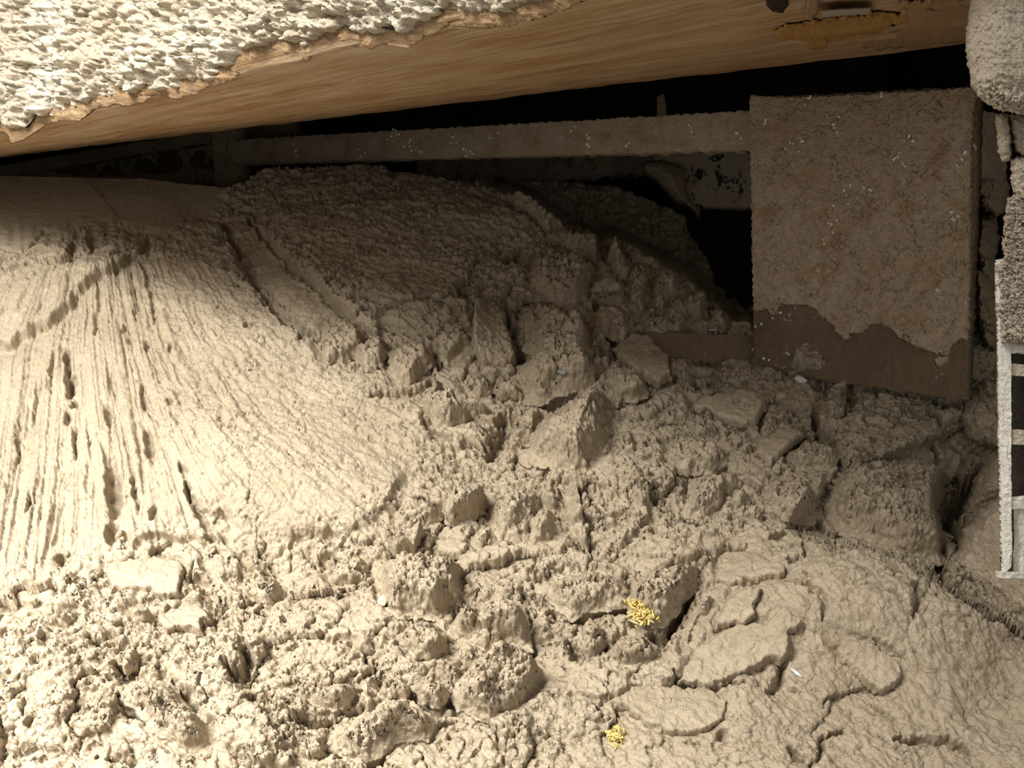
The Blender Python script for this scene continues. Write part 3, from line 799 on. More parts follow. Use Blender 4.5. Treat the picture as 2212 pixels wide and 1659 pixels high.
# ------------------------------------------------------------------ clods lying in the heap
# (label, frame, height in mm, outline, inner ridge points (x, y, h mm) or None, smooth face)
CLODS = [
 ('large angular clod in the middle with a flat shaded right face', 'G7', 52,
  [(1175, 385), (1050, 398), (985, 420), (830, 550), (740, 600), (650, 720), (600, 830), (490, 900), (500, 1000), (600, 1040), (780, 1010), (800, 1060), (920, 1100),
   (1060, 1112), (1100, 1130), (1180, 1080), (1170, 1000), (1290, 920), (1310, 850), (1370, 700), (1410, 600), (1390, 540), (1410, 460), (1340, 450), (1270, 390)],
  [(1172, 400, 58), (1150, 560, 74), (1110, 680, 76), (1040, 790, 72), (1000, 950, 60), (1050, 1040, 40), (800, 760, 48), (700, 880, 36), (900, 920, 52), (1300, 600, 20), (1250, 800, 16), (1180, 950, 18)], 0),
 ('broad crumbly clod just above the large angular clod', 'F4', 50,
  [(1270, 670), (1330, 670), (1460, 740), (1580, 800), (1620, 900), (1600, 1010), (1680, 1080), (1640, 1160), (1600, 1220), (1480, 1230), (1400, 1240), (1300, 1290), (1180, 1280),
   (1180, 1200), (1100, 1130), (1150, 1060), (1230, 1000), (1180, 960), (1210, 900), (1150, 800), (1170, 700)],
  [(1340, 720, 40), (1480, 800, 52), (1560, 880, 60), (1540, 1020, 62), (1580, 1130, 58), (1350, 900, 40), (1300, 1060, 42), (1420, 1150, 46), (1240, 1160, 34)], 0),
 ('dark smooth wedge of clay left of the broad crumbly clod', 'F4', 40,
  [(880, 850), (900, 720), (990, 690), (1080, 760), (1100, 850), (1140, 980), (1150, 1030), (1080, 1100), (950, 1080), (880, 1000)],
  [(910, 750, 46), (900, 860, 50), (905, 980, 44), (1000, 860, 26), (1020, 1000, 22)], 1),
 ('grey clod touching the left side of the dark smooth wedge', 'F4', 32,
  [(660, 900), (720, 850), (790, 800), (870, 860), (890, 930), (800, 1000), (740, 1060), (670, 1030)], None, 0),
 ('dark brown clod behind the broad crumbly clod', 'F4', 46,
  [(1220, 520), (1230, 420), (1340, 340), (1440, 370), (1570, 420), (1640, 490), (1600, 560), (1580, 680), (1500, 720), (1400, 690), (1290, 650), (1220, 600)], None, 0),
 ('small rounded clod perched right of the dark brown clod', 'F4', 34, [(1580, 620), (1620, 500), (1720, 490), (1800, 570), (1790, 640), (1700, 650)], None, 0),
 ('topmost clod of the pile at the edge of the black hollow', 'F4', 38, [(1380, 260), (1450, 220), (1580, 210), (1650, 290), (1660, 400), (1620, 460), (1540, 400), (1430, 340)], None, 0),
 ('pointed clod below the topmost clod beside the black hollow', 'F4', 36, [(1670, 440), (1690, 390), (1730, 330), (1800, 400), (1810, 460), (1890, 520), (1800, 560), (1720, 490)],
  [(1730, 350, 48), (1760, 450, 40)], 0),
 ('upright tooth-shaped clod at the right rim of the pile', 'F4', 40, [(1950, 540), (1990, 490), (2080, 480), (2140, 540), (2110, 640), (2060, 680), (2040, 760), (1970, 780), (1940, 680)], None, 0),
 ('rough tall clod left of the tooth-shaped clod', 'F4', 36, [(1800, 480), (1880, 450), (1960, 470), (1960, 530), (1930, 640), (1950, 770), (1870, 790), (1800, 690), (1800, 600)], None, 0),
 ('round clod below the tooth-shaped clod', 'F4', 38, [(1870, 760), (1940, 700), (2040, 770), (2150, 790), (2190, 860), (2160, 930), (2080, 960), (1960, 930), (1880, 850)], None, 0),
 ('dim rounded clod tucked behind the broad crumbly clod on its right', 'F4', 34, [(1570, 780), (1640, 700), (1740, 690), (1830, 760), (1850, 860), (1800, 930), (1700, 900), (1610, 840)], None, 0),
 ('long sloping clod at the left end of the lower bar', 'F4', 40, [(1720, 960), (1830, 870), (1920, 880), (2000, 960), (2060, 1030), (2080, 1150), (2000, 1200), (1900, 1150), (1800, 1060)], None, 1),
 ('knobbly clod between the long sloping clod and the large angular clod', 'F4', 32, [(1680, 1180), (1640, 1090), (1760, 1020), (1850, 1080), (1920, 1150), (1950, 1220), (1880, 1280), (1760, 1270)], None, 0),
 ('small pale clod left of the plate above the lower bar', 'G5', 30, [(1060, 1260), (1090, 1200), (1140, 1180), (1190, 1230), (1180, 1300), (1070, 1300)], None, 0),
 ('low clod touching the left edge of the plate', 'G5', 26, [(1200, 1240), (1270, 1200), (1360, 1200), (1362, 1300), (1260, 1300), (1210, 1280)], None, 1),
 ('craggy clod with a dark side left of the small pale clod', 'G5', 34, [(870, 1080), (960, 1040), (1030, 1020), (1060, 1100), (1050, 1160), (1000, 1220), (960, 1300), (930, 1200), (880, 1140)], None, 0),
 ('brown clod half lost in the dark at the plate', 'G5', 34, [(1050, 1020), (1130, 1000), (1180, 1030), (1170, 1090), (1100, 1110), (1060, 1080)], None, 0),
 ('rough grey clod at the lower end of the diagonal groove', 'F4', 26, [(40, 790), (140, 770), (260, 880), (240, 960), (120, 1060), (10, 1080), (-60, 960), (-20, 860)], None, 0),
 ('rounded clod just right of the diagonal groove end', 'F4', 28, [(200, 930), (300, 890), (360, 910), (390, 980), (350, 1060), (250, 1080), (180, 1030)], None, 0),
 ('bumpy clod left of the grey clod by the wedge', 'F4', 34, [(390, 980), (480, 920), (560, 920), (640, 960), (650, 1030), (600, 1110), (520, 1200), (430, 1170), (380, 1080)], None, 0),
 ('lit wedge-shaped clod left of the middle gap', 'F4', 38, [(690, 1150), (740, 1210), (760, 1260), (890, 1370), (850, 1420), (740, 1440), (650, 1400), (600, 1340), (560, 1290), (600, 1240), (650, 1180)],
  [(700, 1190, 50), (760, 1290, 54), (860, 1370, 44), (640, 1290, 34), (720, 1380, 38)], 0),
 ('thin shard resting above the lit wedge-shaped clod', 'F4', 28, [(760, 1230), (820, 1230), (920, 1270), (990, 1330), (960, 1360), (880, 1340), (800, 1290)], None, 0),
 ('upright jagged clod above the thin shard', 'F4', 36, [(800, 1160), (870, 1110), (940, 1110), (1010, 1190), (1000, 1230), (930, 1250), (850, 1230)], None, 0),
 ('leaning slab below the dark smooth wedge', 'F4', 30, [(740, 1130), (760, 1060), (850, 990), (900, 1010), (870, 1090), (820, 1160)], None, 1),
 ('squat clod left of the broad crumbly clod at its foot', 'F4', 30, [(1010, 1200), (1060, 1130), (1170, 1190), (1190, 1250), (1130, 1280), (1040, 1260)], None, 0),
 ('little clod pressed against the right side of the large angular clod', 'F4', 28, [(1730, 1540), (1780, 1450), (1840, 1470), (1870, 1560), (1850, 1600), (1790, 1600)], None, 0),
 ('flat clod touching the upper left of the large angular clod', 'F4', 26, [(1130, 1310), (1270, 1300), (1290, 1360), (1230, 1420), (1150, 1400)], None, 0),
 ('pale block-shaped clod below the lit wedge-shaped clod', 'F7', 40, [(640, 220), (700, 170), (780, 130), (850, 130), (890, 170), (860, 250), (800, 300), (700, 330), (650, 290)],
  [(720, 190, 44), (840, 150, 48), (860, 200, 46), (700, 290, 42), (780, 260, 46)], 0),
 ('shaded clod under the overhang left of the pale block-shaped clod', 'F7', 28, [(380, 270), (440, 180), (540, 180), (620, 240), (630, 290), (580, 330), (480, 350), (390, 330)], None, 0),
 ('craggy clod with a dark hole in it near the centre', 'F7', 40,
  [(900, 230), (1000, 170), (1100, 160), (1160, 120), (1190, 180), (1200, 220), (1280, 260), (1270, 320), (1300, 360), (1260, 420), (1100, 450), (960, 420), (830, 470), (800, 420), (830, 350), (900, 310)],
  [(1000, 210, 46), (1080, 240, 50), (1150, 160, 44), (1140, 310, 2), (1220, 280, 44), (1010, 350, 44), (1180, 400, 36), (880, 400, 30)], 0),
 ('thin upright fin of clay right of the craggy clod with the hole', 'F7', 34, [(1250, 130), (1330, 110), (1380, 140), (1410, 260), (1420, 330), (1440, 440), (1450, 500), (1400, 440), (1330, 340), (1290, 230)],
  [(1370, 170, 50), (1400, 300, 48), (1425, 430, 40), (1320, 220, 20)], 1),
 ('narrow bright slab leaning on the cracked pale clod', 'F7', 36, [(330, 460), (420, 400), (530, 345), (555, 400), (490, 470), (400, 495)], [(420, 430, 46), (520, 375, 44)], 1),
 ('cracked pale clod with a lumpy face, left of centre', 'F7', 44,
  [(260, 510), (430, 495), (650, 500), (770, 550), (755, 620), (740, 750), (690, 760), (640, 820), (560, 830), (480, 820), (420, 830), (360, 810), (300, 740), (260, 620)],
  [(440, 540, 46), (640, 540, 50), (730, 570, 48), (700, 690, 42), (540, 660, 54), (380, 620, 48), (360, 740, 40), (560, 780, 42)], 0),
 ('smooth oval clod right of the narrow bright slab', 'F7', 28, [(600, 410), (700, 390), (790, 430), (780, 490), (700, 500), (620, 480)], None, 1),
 ('two-lobed clod with a smooth grey right face', 'F7', 42,
  [(690, 850), (750, 770), (850, 760), (920, 710), (1000, 720), (1100, 780), (1130, 900), (1130, 1000), (1060, 980), (990, 960), (870, 1000), (780, 950), (720, 940), (680, 890)],
  [(780, 840, 48), (850, 900, 22), (940, 760, 50), (1000, 860, 52), (1080, 900, 34)], 0),
 ('big bright crumbly clod near the bottom, left of the smooth patch', 'F7', 48,
  [(720, 1180), (780, 1090), (880, 1040), (980, 1010), (1010, 970), (1070, 980), (1080, 1040), (1190, 1090), (1190, 1170), (1150, 1270), (1060, 1340), (960, 1370), (900, 1400), (800, 1350), (720, 1330), (700, 1250)],
  [(820, 1120, 48), (950, 1080, 54), (1080, 1080, 52), (1140, 1150, 44), (950, 1190, 34), (1060, 1270, 44), (840, 1270, 48)], 0),
 ('brown-grey clod carrying the larger tuft of yellow straw', 'F7', 42,
  [(1680, 640), (1800, 590), (1900, 560), (2040, 545), (2040, 640), (2000, 690), (1930, 780), (1880, 860), (1800, 880), (1720, 850), (1660, 800), (1640, 720)],
  [(1760, 650, 46), (1900, 600, 48), (2010, 580, 44), (1750, 760, 40), (1850, 780, 38), (1920, 700, 30)], 0),
 ('flat ragged clod left of the larger yellow straw tuft', 'F7', 34,
  [(1260, 780), (1200, 700), (1100, 680), (1250, 590), (1450, 560), (1620, 600), (1680, 700), (1640, 760), (1480, 780), (1350, 830)], None, 0),
 ('small upright clod below the flat ragged clod', 'F7', 32, [(1390, 900), (1450, 830), (1480, 870), (1530, 900), (1530, 980), (1470, 1040), (1400, 1010), (1380, 960)], None, 0),
 ('arched clod below the larger yellow straw tuft', 'F7', 32, [(1540, 1010), (1620, 920), (1740, 930), (1850, 1010), (1840, 1050), (1740, 1090), (1620, 1100), (1550, 1060)], None, 0),
 ('wide pale clod at the bottom edge left of centre', 'F7', 40,
  [(20, 1440), (150, 1370), (250, 1330), (290, 1270), (440, 1260), (490, 1300), (620, 1370), (600, 1430), (560, 1490), (400, 1500), (330, 1560), (230, 1620), (130, 1600), (20, 1540)], None, 0),
 ('grey clod between the wide pale clod and the big bright crumbly clod', 'F7', 26, [(470, 1200), (560, 1150), (640, 1180), (690, 1250), (630, 1330), (540, 1290)], None, 0),
 ('small ridged clod above the wide pale clod', 'F7', 26, [(280, 1240), (320, 1150), (420, 1160), (480, 1200), (450, 1250), (370, 1260)], None, 0),
 ('knobbly clod below the cracked pale clod', 'F7', 34, [(450, 870), (560, 840), (620, 870), (660, 930), (670, 1000), (600, 1040), (500, 1040), (440, 990), (400, 930)], None, 0),
 ('crumbly clod left of the cracked pale clod', 'F7', 34, [(0, 520), (100, 460), (200, 480), (250, 560), (230, 640), (150, 660), (50, 680), (0, 640)], None, 0),
 ('brightest flat slab below the combed slope, lower left', 'F6', 36,
  [(560, 540), (700, 510), (870, 510), (980, 540), (1020, 600), (990, 640), (980, 740), (870, 740), (820, 700), (700, 690), (600, 690)], None, 1),
 ('rounded nub with a dark crescent under it, lower left', 'F6', 30, [(680, 790), (740, 750), (830, 780), (850, 830), (780, 870), (710, 840)], None, 0),
 ('smooth tongue of clay right of the rounded nub, lower left', 'F6', 34, [(850, 830), (1000, 740), (1100, 760), (1150, 850), (1100, 870), (1110, 940), (1000, 900), (880, 910)], None, 1),
 ('small lip-shaped clod near the left edge', 'F6', 28, [(240, 870), (300, 830), (420, 790), (430, 850), (370, 900), (290, 900)], None, 0),
 ('bright nose-shaped clod under the overhang', 'F6', 36, [(1320, 580), (1430, 560), (1500, 620), (1535, 680), (1520, 750), (1450, 770), (1380, 740), (1310, 690)], None, 0),
 ('small dark-shadowed clod left of the deep hole, lower left', 'F6', 30, [(620, 1040), (700, 980), (760, 1030), (750, 1100), (680, 1130)], None, 0),
 ('long layered clod near the bottom left', 'F6', 36,
  [(640, 1200), (760, 1150), (900, 1160), (960, 1200), (1000, 1280), (1100, 1370), (1150, 1440), (1130, 1530), (1000, 1580), (900, 1480), (800, 1440), (790, 1380), (680, 1290)], None, 0),
 ('little ball of clay at the end of the long pit in the combed slope', 'F6', 24, [(620, 380), (680, 360), (705, 420), (685, 490), (630, 480), (610, 430)], None, 0),
 ('small clod at the foot of the combed slope', 'F6', 26, [(1060, 220), (1150, 240), (1210, 200), (1230, 290), (1150, 350), (1120, 300)], None, 0),
 ('oval clod at the very bottom, left part', 'F6', 30, [(1600, 1460), (1680, 1440), (1760, 1500), (1770, 1590), (1680, 1620), (1620, 1600)], None, 0),
 ('curled clod above the oval clod at the bottom', 'F6', 32, [(1680, 1260), (1800, 1190), (1900, 1180), (1960, 1210), (1880, 1290), (1800, 1330), (1740, 1320)], None, 0),
 ('upper smooth slab on the lower right slope', 'F8', 22, [(330, 540), (350, 490), (430, 470), (540, 480), (660, 540), (725, 560), (720, 620), (640, 630), (540, 640), (420, 660), (340, 630)], None, 1),
 ('large smooth slab with an undercut lower edge, lower right', 'F8', 20,
  [(130, 1190), (180, 1080), (220, 1000), (380, 900), (470, 860), (600, 870), (700, 760), (800, 840), (830, 870), (740, 930), (750, 1020), (690, 1090), (640, 1060), (540, 1130), (430, 1170), (330, 1212), (220, 1205)],
  None, 1),
 ('narrow ridged strip of clay left of the large smooth slab', 'F8', 24, [(150, 950), (200, 830), (280, 680), (350, 660), (340, 740), (260, 830), (210, 980), (150, 1020)], None, 0),
 ('middle smooth slab with notched edge above the large smooth slab', 'F8', 20, [(360, 790), (420, 700), (540, 660), (600, 680), (560, 760), (550, 830), (500, 880), (400, 880), (340, 900), (330, 860)], None, 1),
 ('smooth slab with a serrated lower tip on the right slope', 'F8', 20,
  [(920, 870), (1000, 900), (1150, 960), (1230, 1000), (1330, 1080), (1370, 1150), (1310, 1230), (1240, 1250), (1160, 1200), (1050, 1100), (960, 980)], None, 1),
 ('smooth flat patch of clay at the bottom right of centre', 'F7', 16, [(1520, 1290), (1700, 1200), (1900, 1210), (2100, 1210), (2200, 1300), (2180, 1400), (2080, 1470), (1900, 1480), (1750, 1430), (1640, 1330)], None, 1),
 ('big rounded mass of clay in front of the plate, right', 'F8', 40,
  [(940, 90), (1000, 20), (1120, -30), (1260, -30), (1420, -20), (1560, 0), (1650, 60), (1640, 130), (1590, 160), (1560, 240), (1575, 330), (1640, 372), (1590, 470), (1570, 535),
   (1450, 520), (1280, 455), (1150, 390), (1000, 360), (950, 280), (920, 170)],
  [(1040, 80, 42), (1200, 60, 50), (1400, 80, 52), (1540, 110, 48), (1120, 260, 50), (1320, 260, 58), (1480, 260, 54), (1350, 400, 50), (1500, 440, 46), (1200, 350, 36)], 0),
 ('ball of clay bridging the dark crack at the far right', 'H3', 30, [(540, 1040), (580, 1010), (630, 1040), (630, 1090), (590, 1105), (560, 1080)], None, 1),
 ('ragged clod right of the topmost crack in front of the plate', 'F5', 30, [(1000, 1275), (1080, 1260), (1140, 1300), (1140, 1370), (1060, 1400), (1000, 1370)], None, 0),
 ('flat clod against the lower bar, in front of it', 'F5', 24, [(0, 1380), (120, 1290), (210, 1260), (240, 1340), (200, 1400), (80, 1400)], None, 0),
 ('smooth flat clod in front of the plate, left of the crack', 'F5', 30, [(220, 1290), (300, 1240), (480, 1220), (640, 1230), (690, 1280), (640, 1380), (620, 1430), (520, 1440), (400, 1400), (320, 1340), (250, 1330)], None, 1),
 ('tilted plate-like clod in front of the smooth flat clod', 'F5', 28, [(600, 1600), (640, 1500), (740, 1450), (880, 1440), (920, 1480), (840, 1540), (780, 1600), (700, 1680)], None, 1),
 ('wedge clod beside the tilted plate-like clod', 'F5', 28, [(790, 1590), (870, 1530), (980, 1510), (1060, 1530), (1140, 1600), (1100, 1640), (1000, 1690), (860, 1690)], None, 0),
 ('wide low clod right of the large angular clod', 'F5', 26, [(60, 1540), (200, 1480), (350, 1490), (440, 1570), (450, 1630), (380, 1700), (200, 1720), (60, 1660)], None, 0),
 ('crumbling clod right of the wide low clod', 'F8', 28, [(190, 150), (200, 60), (330, 40), (480, 30), (470, 100), (400, 160), (380, 240), (250, 290), (150, 290)], None, 0),
 ('jumbled clod left of the big rounded mass', 'F8', 30, [(600, 120), (660, 60), (760, 40), (860, 80), (890, 200), (900, 300), (800, 330), (690, 280), (620, 220)], None, 0),
 ('round clod with pitted top left of the jumbled clod', 'F8', 28, [(430, 240), (520, 200), (600, 240), (580, 300), (500, 310), (430, 290)], None, 0),
]


def clod_mesh(i, spec):
    label, key, hmm, outline, inner, sm = spec
    o = fr(key, outline)
    r = random.Random(i * 13 + 5)
    oa = np.array(o)
    if inner is None:
        hmm = min(hmm, 0.45 * min(oa.max(0) - oa.min(0)) * 0.72)
    if inner is None:
        inner = []
        (x0, y0), (x1, y1) = oa.min(0), oa.max(0)
        size = min(x1 - x0, y1 - y0)
        tries = 0
        while len(inner) < 6 and tries < 400:
            tries += 1
            x, y = r.uniform(x0, x1), r.uniform(y0, y1)
            sd = float(poly_sdf(oa, np.array([x]), np.array([y]))[0])
            if sd < 0.16 * size or any(math.hypot(x - a, y - b) < 0.24 * size for a, b, _ in inner):
                continue
            inner.append((x, y, hmm * r.uniform(0.65, 1.1) * (0.75 if sm else 1.0)))
    else:
        inner = fr(key, inner)
    big = max(h for _, _, h in inner)
    f = tri_height(o, [(x, y, h * 0.001) for x, y, h in inner], hmm * (0.28 if sm else 0.10) * 0.001)
    k = 0.5 if sm else 1.0
    (x0, y0), (x1, y1) = oa.min(0), oa.max(0)
    size = max(x1 - x0, y1 - y0)
    ta = r.uniform(0.3, 1.3) if sm else r.uniform(-0.3, 1.4)                       # the high side, mostly to the lower right
    tx, ty = math.cos(ta), math.sin(ta)
    cx, cy = oa.mean(0)

    def hf(X, Y, sd):
        H = blur(f(X, Y), 1)
        if sm and spec[4] is None:
            H = 0.00062 * hmm * np.clip(0.40 + 1.1 * ((X - cx) * tx + (Y - cy) * ty) / size, 0.0, 1.0) + 0.0025 * fbm(X / 40, Y / 36, 270 + i, 3)
            return H - 0.003 * crease(X / 48, Y / 44, 360 + i, 0.05)
        if spec[4] is None:
            H = H * (0.8 + 0.9 * ((X - cx) * tx + (Y - cy) * ty) / size)
        H = H + k * (0.008 * fbm(X / 55, Y / 50, 250 + i, 2) + 0.009 * torn(X / 42, Y / 36, 200 + i, 0.6, 0.8, 0.8) + 0.0045 * billow(X / 17, Y / 15, 300 + i, 2) + 0.0034 * torn(X / 13, Y / 12, 330 + i, 0.8, 0.9, 0.9))
        H = H - (0.3 + 0.7 * k) * (0.010 * crease(X / 48, Y / 44, 360 + i, 0.045) + 0.006 * crease(X / 22, Y / 20, 390 + i, 0.07))
        return H
    ob = relief('clay_clod', o, M['clay'] if sm else M['clod'], hf, bed_base, lift_dir, step=2.3, edge=8 if sm else min(42, 0.18 * size), below=0.016,
                ragged=7 if sm else 9.0, rscale=22 if sm else 34, seed=i * 3 + 1, back=0.03, rough=((0.011, 0.0013 * k + 0.0002), (0.0055, 0.0017 * k + 0.0003), (0.003, 0.0008 * k + 0.0002)))
    tag(ob, label, 'clay clod', 'clay clods in the heap')
    return ob


for i, spec in enumerate(CLODS):
    clod_mesh(i, spec)

# ------------------------------------------------------------------ the clay bed: relief
XT = [-330, 0, 300, 440, 500, 530, 560, 680, 800, 960, 1000, 1100, 1300, 1400, 1480, 1520, 1560, 1640, 2600]
YT = [388, 378, 385, 398, 405, 392, 364, 357, 359, 382, 390, 386, 392, 425, 475, 560, 640, 660, 660]

FAN = [[(-260, 560), (-330, 1300)], [(-120, 640), (-190, 1250)], [(40, 690), (20, 735), (0, 900), (-40, 1200)], [(115, 620), (100, 700), (85, 830), (70, 1000), (50, 1130)],
       [(165, 570), (150, 650), (135, 760), (130, 900), (120, 1080), (105, 1200)], [(208, 540), (205, 610), (210, 700), (225, 850), (240, 1000), (250, 1150)],
       [(250, 520), (253, 570), (268, 650), (295, 800), (335, 950), (375, 1100)], [(300, 500), (305, 540), (325, 640), (362, 760), (432, 900), (520, 1010)],
       [(360, 490), (390, 560), (440, 680), (530, 820), (620, 920), (720, 990)], [(400, 470), (450, 560), (540, 660), (640, 760), (750, 840), (860, 900)],
       [(500, 460), (560, 560), (700, 690), (900, 800)]]

SCARPS = [  # polyline (high side to the left of travel), height mm, decay px, edge px
    ([(-300, 800), (0, 750), (40, 735), (70, 712), (110, 690), (145, 655), (160, 630), (200, 605), (240, 588), (280, 555), (305, 540), (335, 515)], 24, 90, 7),
    ([(600, 1172), (640, 1145), (690, 1142), (730, 1160), (790, 1130), (830, 1085), (860, 1050), (900, 1010)], 11, 120, 10),
    ([(640, 705), (600, 660), (560, 610), (520, 560), (480, 500)], 20, 80, 16),
    ([(530, 460), (600, 545), (660, 600), (720, 650), (780, 710), (815, 735)], 22, 120, 14),
    ([(1700, 1148), (1830, 1186), (1920, 1216), (2000, 1258), (2090, 1312), (2212, 1372)][::-1], 22, 100, 8),
    ([(1330, 1190), (1400, 1120), (1400, 1060), (1360, 1000)], 14, 80, 7),
    ([(980, 385), (1060, 402), (1110, 420), (1150, 455), (1180, 480)], 10, 60, 5),
    ([(250, 1225), (330, 1150), (430, 1165), (470, 1185)], 14, 80, 6),
]
CRACKS = [  # polyline, half width px, depth mm
    (fr('F8', [(130, 1195), (220, 1212), (330, 1222), (430, 1195), (500, 1200)]), 5, 16),
    (fr('F8', [(700, 1080), (690, 1160), (650, 1230), (620, 1240)]), 7, 16), (fr('F8', [(720, 370), (660, 385), (640, 395)]), 6, 14),
    (fr('F8', [(810, 440), (840, 490), (830, 520)]), 6, 14), (fr('F8', [(740, 540), (780, 530), (790, 500)]), 6, 12),
    (fr('F8', [(1220, 520), (1280, 590), (1330, 640)]), 6, 14), (fr('F8', [(1420, 690), (1440, 760), (1410, 840)]), 8, 16),
    (fr('F8', [(720, 640), (840, 670), (930, 740), (920, 850)]), 4, 9), (fr('F8', [(1200, 950), (1290, 1020), (1370, 1070)]), 4, 9),
    (fr('F8', [(1310, 1490), (1450, 1500), (1600, 1520), (1720, 1590)]), 6, 14), (fr('F8', [(920, 1300), (980, 1260), (1160, 1205), (1310, 1230)]), 4, 9),
    (fr('F8', [(930, 1480), (1030, 1440), (930, 1480), (900, 1590), (850, 1640)]), 5, 12), (fr('F8', [(750, 1570), (790, 1620), (850, 1640)]), 8, 14),
    (fr('F8', [(1560, 600), (1555, 500), (1600, 470), (1640, 380), (1600, 300), (1680, 180), (1720, 90), (1780, 20)]), 16, 60),
    (fr('F8', [(290, 520), (150, 540), (60, 570), (0, 590)]), 4, 10), (fr('F8', [(220, 660), (130, 850)]), 8, 14),
    (fr('F5', [(660, 1300), (640, 1400), (640, 1440)]), 6, 14), (fr('F5', [(960, 1330), (990, 1420), (1010, 1470), (1060, 1560), (1120, 1630)]), 12, 28),
    (fr('F5', [(780, 1600), (840, 1540), (920, 1490)]), 4, 12), (fr('F5', [(1180, 1180), (1190, 1280), (1160, 1320)]), 12, 24),
    (fr('F5', [(1600, 1270), (1700, 1300), (1850, 1300)]), 6, 16), (fr('F5', [(1580, 1510), (1700, 1510)]), 4, 10),
    (fr('F6', [(1240, 1110), (1290, 1160), (1330, 1140), (1350, 1040), (1310, 1000)]), 13, 34), (fr('F6', [(620, 1090), (680, 1140), (740, 1100)]), 9, 20),
    (fr('F6', [(620, 1230), (640, 1280), (760, 1350)]), 9, 20), (fr('F6', [(930, 1170), (1010, 1250), (1090, 1400)]), 6, 16), (fr('F6', [(1030, 620), (1100, 660), (1150, 740), (1170, 880)]), 12, 22),
    (fr('F6', [(1580, 1360), (1700, 1400), (1800, 1380), (1970, 1290)]), 8, 20), (fr('F6', [(590, 1590), (720, 1620)]), 8, 20), (fr('F6', [(0, 1380), (10, 1480), (0, 1560)]), 8, 16),
    (fr('F6', [(1020, 130), (1060, 220), (1110, 340), (1170, 440)]), 6, 16), (fr('F6', [(480, 960), (560, 990), (650, 970)]), 5, 12), (fr('F6', [(120, 1350), (130, 1280)]), 6, 12),
    (fr('F7', [(530, 170), (600, 200), (640, 270), (690, 330)]), 7, 20), (fr('F7', [(470, 1280), (500, 1300)]), 9, 22), (fr('F7', [(630, 1400), (700, 1380)]), 8, 18),
    (fr('F7', [(1340, 960), (1370, 1030), (1420, 1060)]), 9, 22), (fr('F7', [(1780, 910), (1850, 960), (1920, 820), (2000, 690)]), 11, 30), (fr('F7', [(1900, 1130), (1930, 1200), (2060, 1210)]), 5, 14),
    (fr('F7', [(1300, 840), (1400, 820), (1640, 770)]), 5, 12), (fr('F7', [(1080, 640), (1080, 680), (1120, 720)]), 4, 10), (fr('F7', [(1240, 130), (1300, 330), (1420, 480)]), 5, 10),
    (fr('F4', [(1150, 1050), (1180, 960), (1100, 800), (1080, 740)]), 9, 26), (fr('F4', [(1300, 1300), (1480, 1240)]), 9, 28), (fr('F4', [(650, 1060), (720, 1040)]), 10, 24),
    (fr('F4', [(640, 1150), (520, 1230), (400, 1230), (280, 1240)]), 8, 18), (fr('F4', [(1020, 400), (1130, 420), (1160, 360)]), 10, 22), (fr('F4', [(1640, 960), (1750, 1000), (1700, 800), (1620, 700)]), 12, 28),
    (fr('F4', [(1760, 1300), (1850, 1260), (1980, 1230)]), 8, 18), (fr('F4', [(600, 1400), (680, 1480), (740, 1500)]), 10, 22), (fr('F4', [(990, 1600), (1080, 1450), (1060, 1380)]), 14, 30),
    (fr('F4', [(850, 30), (930, 60), (1120, 110), (1250, 190), (1330, 260)]), 6, 14),
    ([(482, 480), (520, 560), (560, 620), (610, 680), (660, 715), (700, 730)], 11, 22), ([(535, 470), (590, 535), (640, 585), (690, 625), (745, 680), (800, 722)], 6, 16),
    ([(300, 560), (318, 590), (328, 650), (335, 700)], 4, 9), ([(288, 620), (295, 660), (293, 690)], 4, 8), ([(210, 610), (213, 660), (205, 720)], 4, 9), ([(62, 550), (95, 505), (108, 500)], 5, 8),
    ([(155, 570), (160, 540), (175, 500), (185, 490)], 6, 9), ([(200, 555), (198, 510)], 5, 8), ([(225, 570), (280, 545), (300, 530)], 5, 9), ([(312, 540), (318, 515)], 9, 16),
    ([(530, 706), (560, 702)], 4, 9), ([(0, 470), (250, 500)], 1.5, 1.0),
]
PITS = [  # px, py, half length, half width, angle from vertical (deg), depth mm
    (143, 778, 26, 7, -6, 20), (152, 830, 22, 10, 4, 24), (158, 868, 12, 8, 0, 16), (245, 1060, 62, 15, -4, 22), (240, 1150, 22, 12, 10, 16), (60, 1090, 22, 6, 14, 14), (110, 800, 40, 4, 5, 8),
    (75, 870, 50, 4, 3, 8), (308, 850, 30, 6, -8, 12), (233, 895, 24, 7, -8, 12), (322, 960, 34, 9, -10, 12), (405, 1060, 24, 6, -8, 16), (130, 1205, 14, 12, 10, 16), (268, 710, 6, 5, 0, 9),
    (320, 745, 12, 5, 10, 9), (367, 750, 14, 4, 0, 8), (280, 735, 8, 4, 0, 7), (147, 900, 16, 6, 0, 10), (162, 960, 26, 5, -4, 10), (160, 930, 12, 6, 0, 10), (365, 865, 9, 5, 0, 9), (395, 1010, 18, 7, -12, 12),
    (330, 1110, 18, 7, 10, 12), (190, 940, 60, 3, -4, 6), (40, 950, 50, 4, 2, 7), (290, 1060, 40, 5, -8, 8), (1070, 1130, 14, 10, 10, 10), (1310, 1390, 8, 8, 0, 14), (900, 1530, 12, 12, 0, 16),
    (1735, 1150, 8, 12, 60, 10), (1560, 1590, 14, 10, 40, 10), (1580, 1430, 8, 6, 0, 8),
]


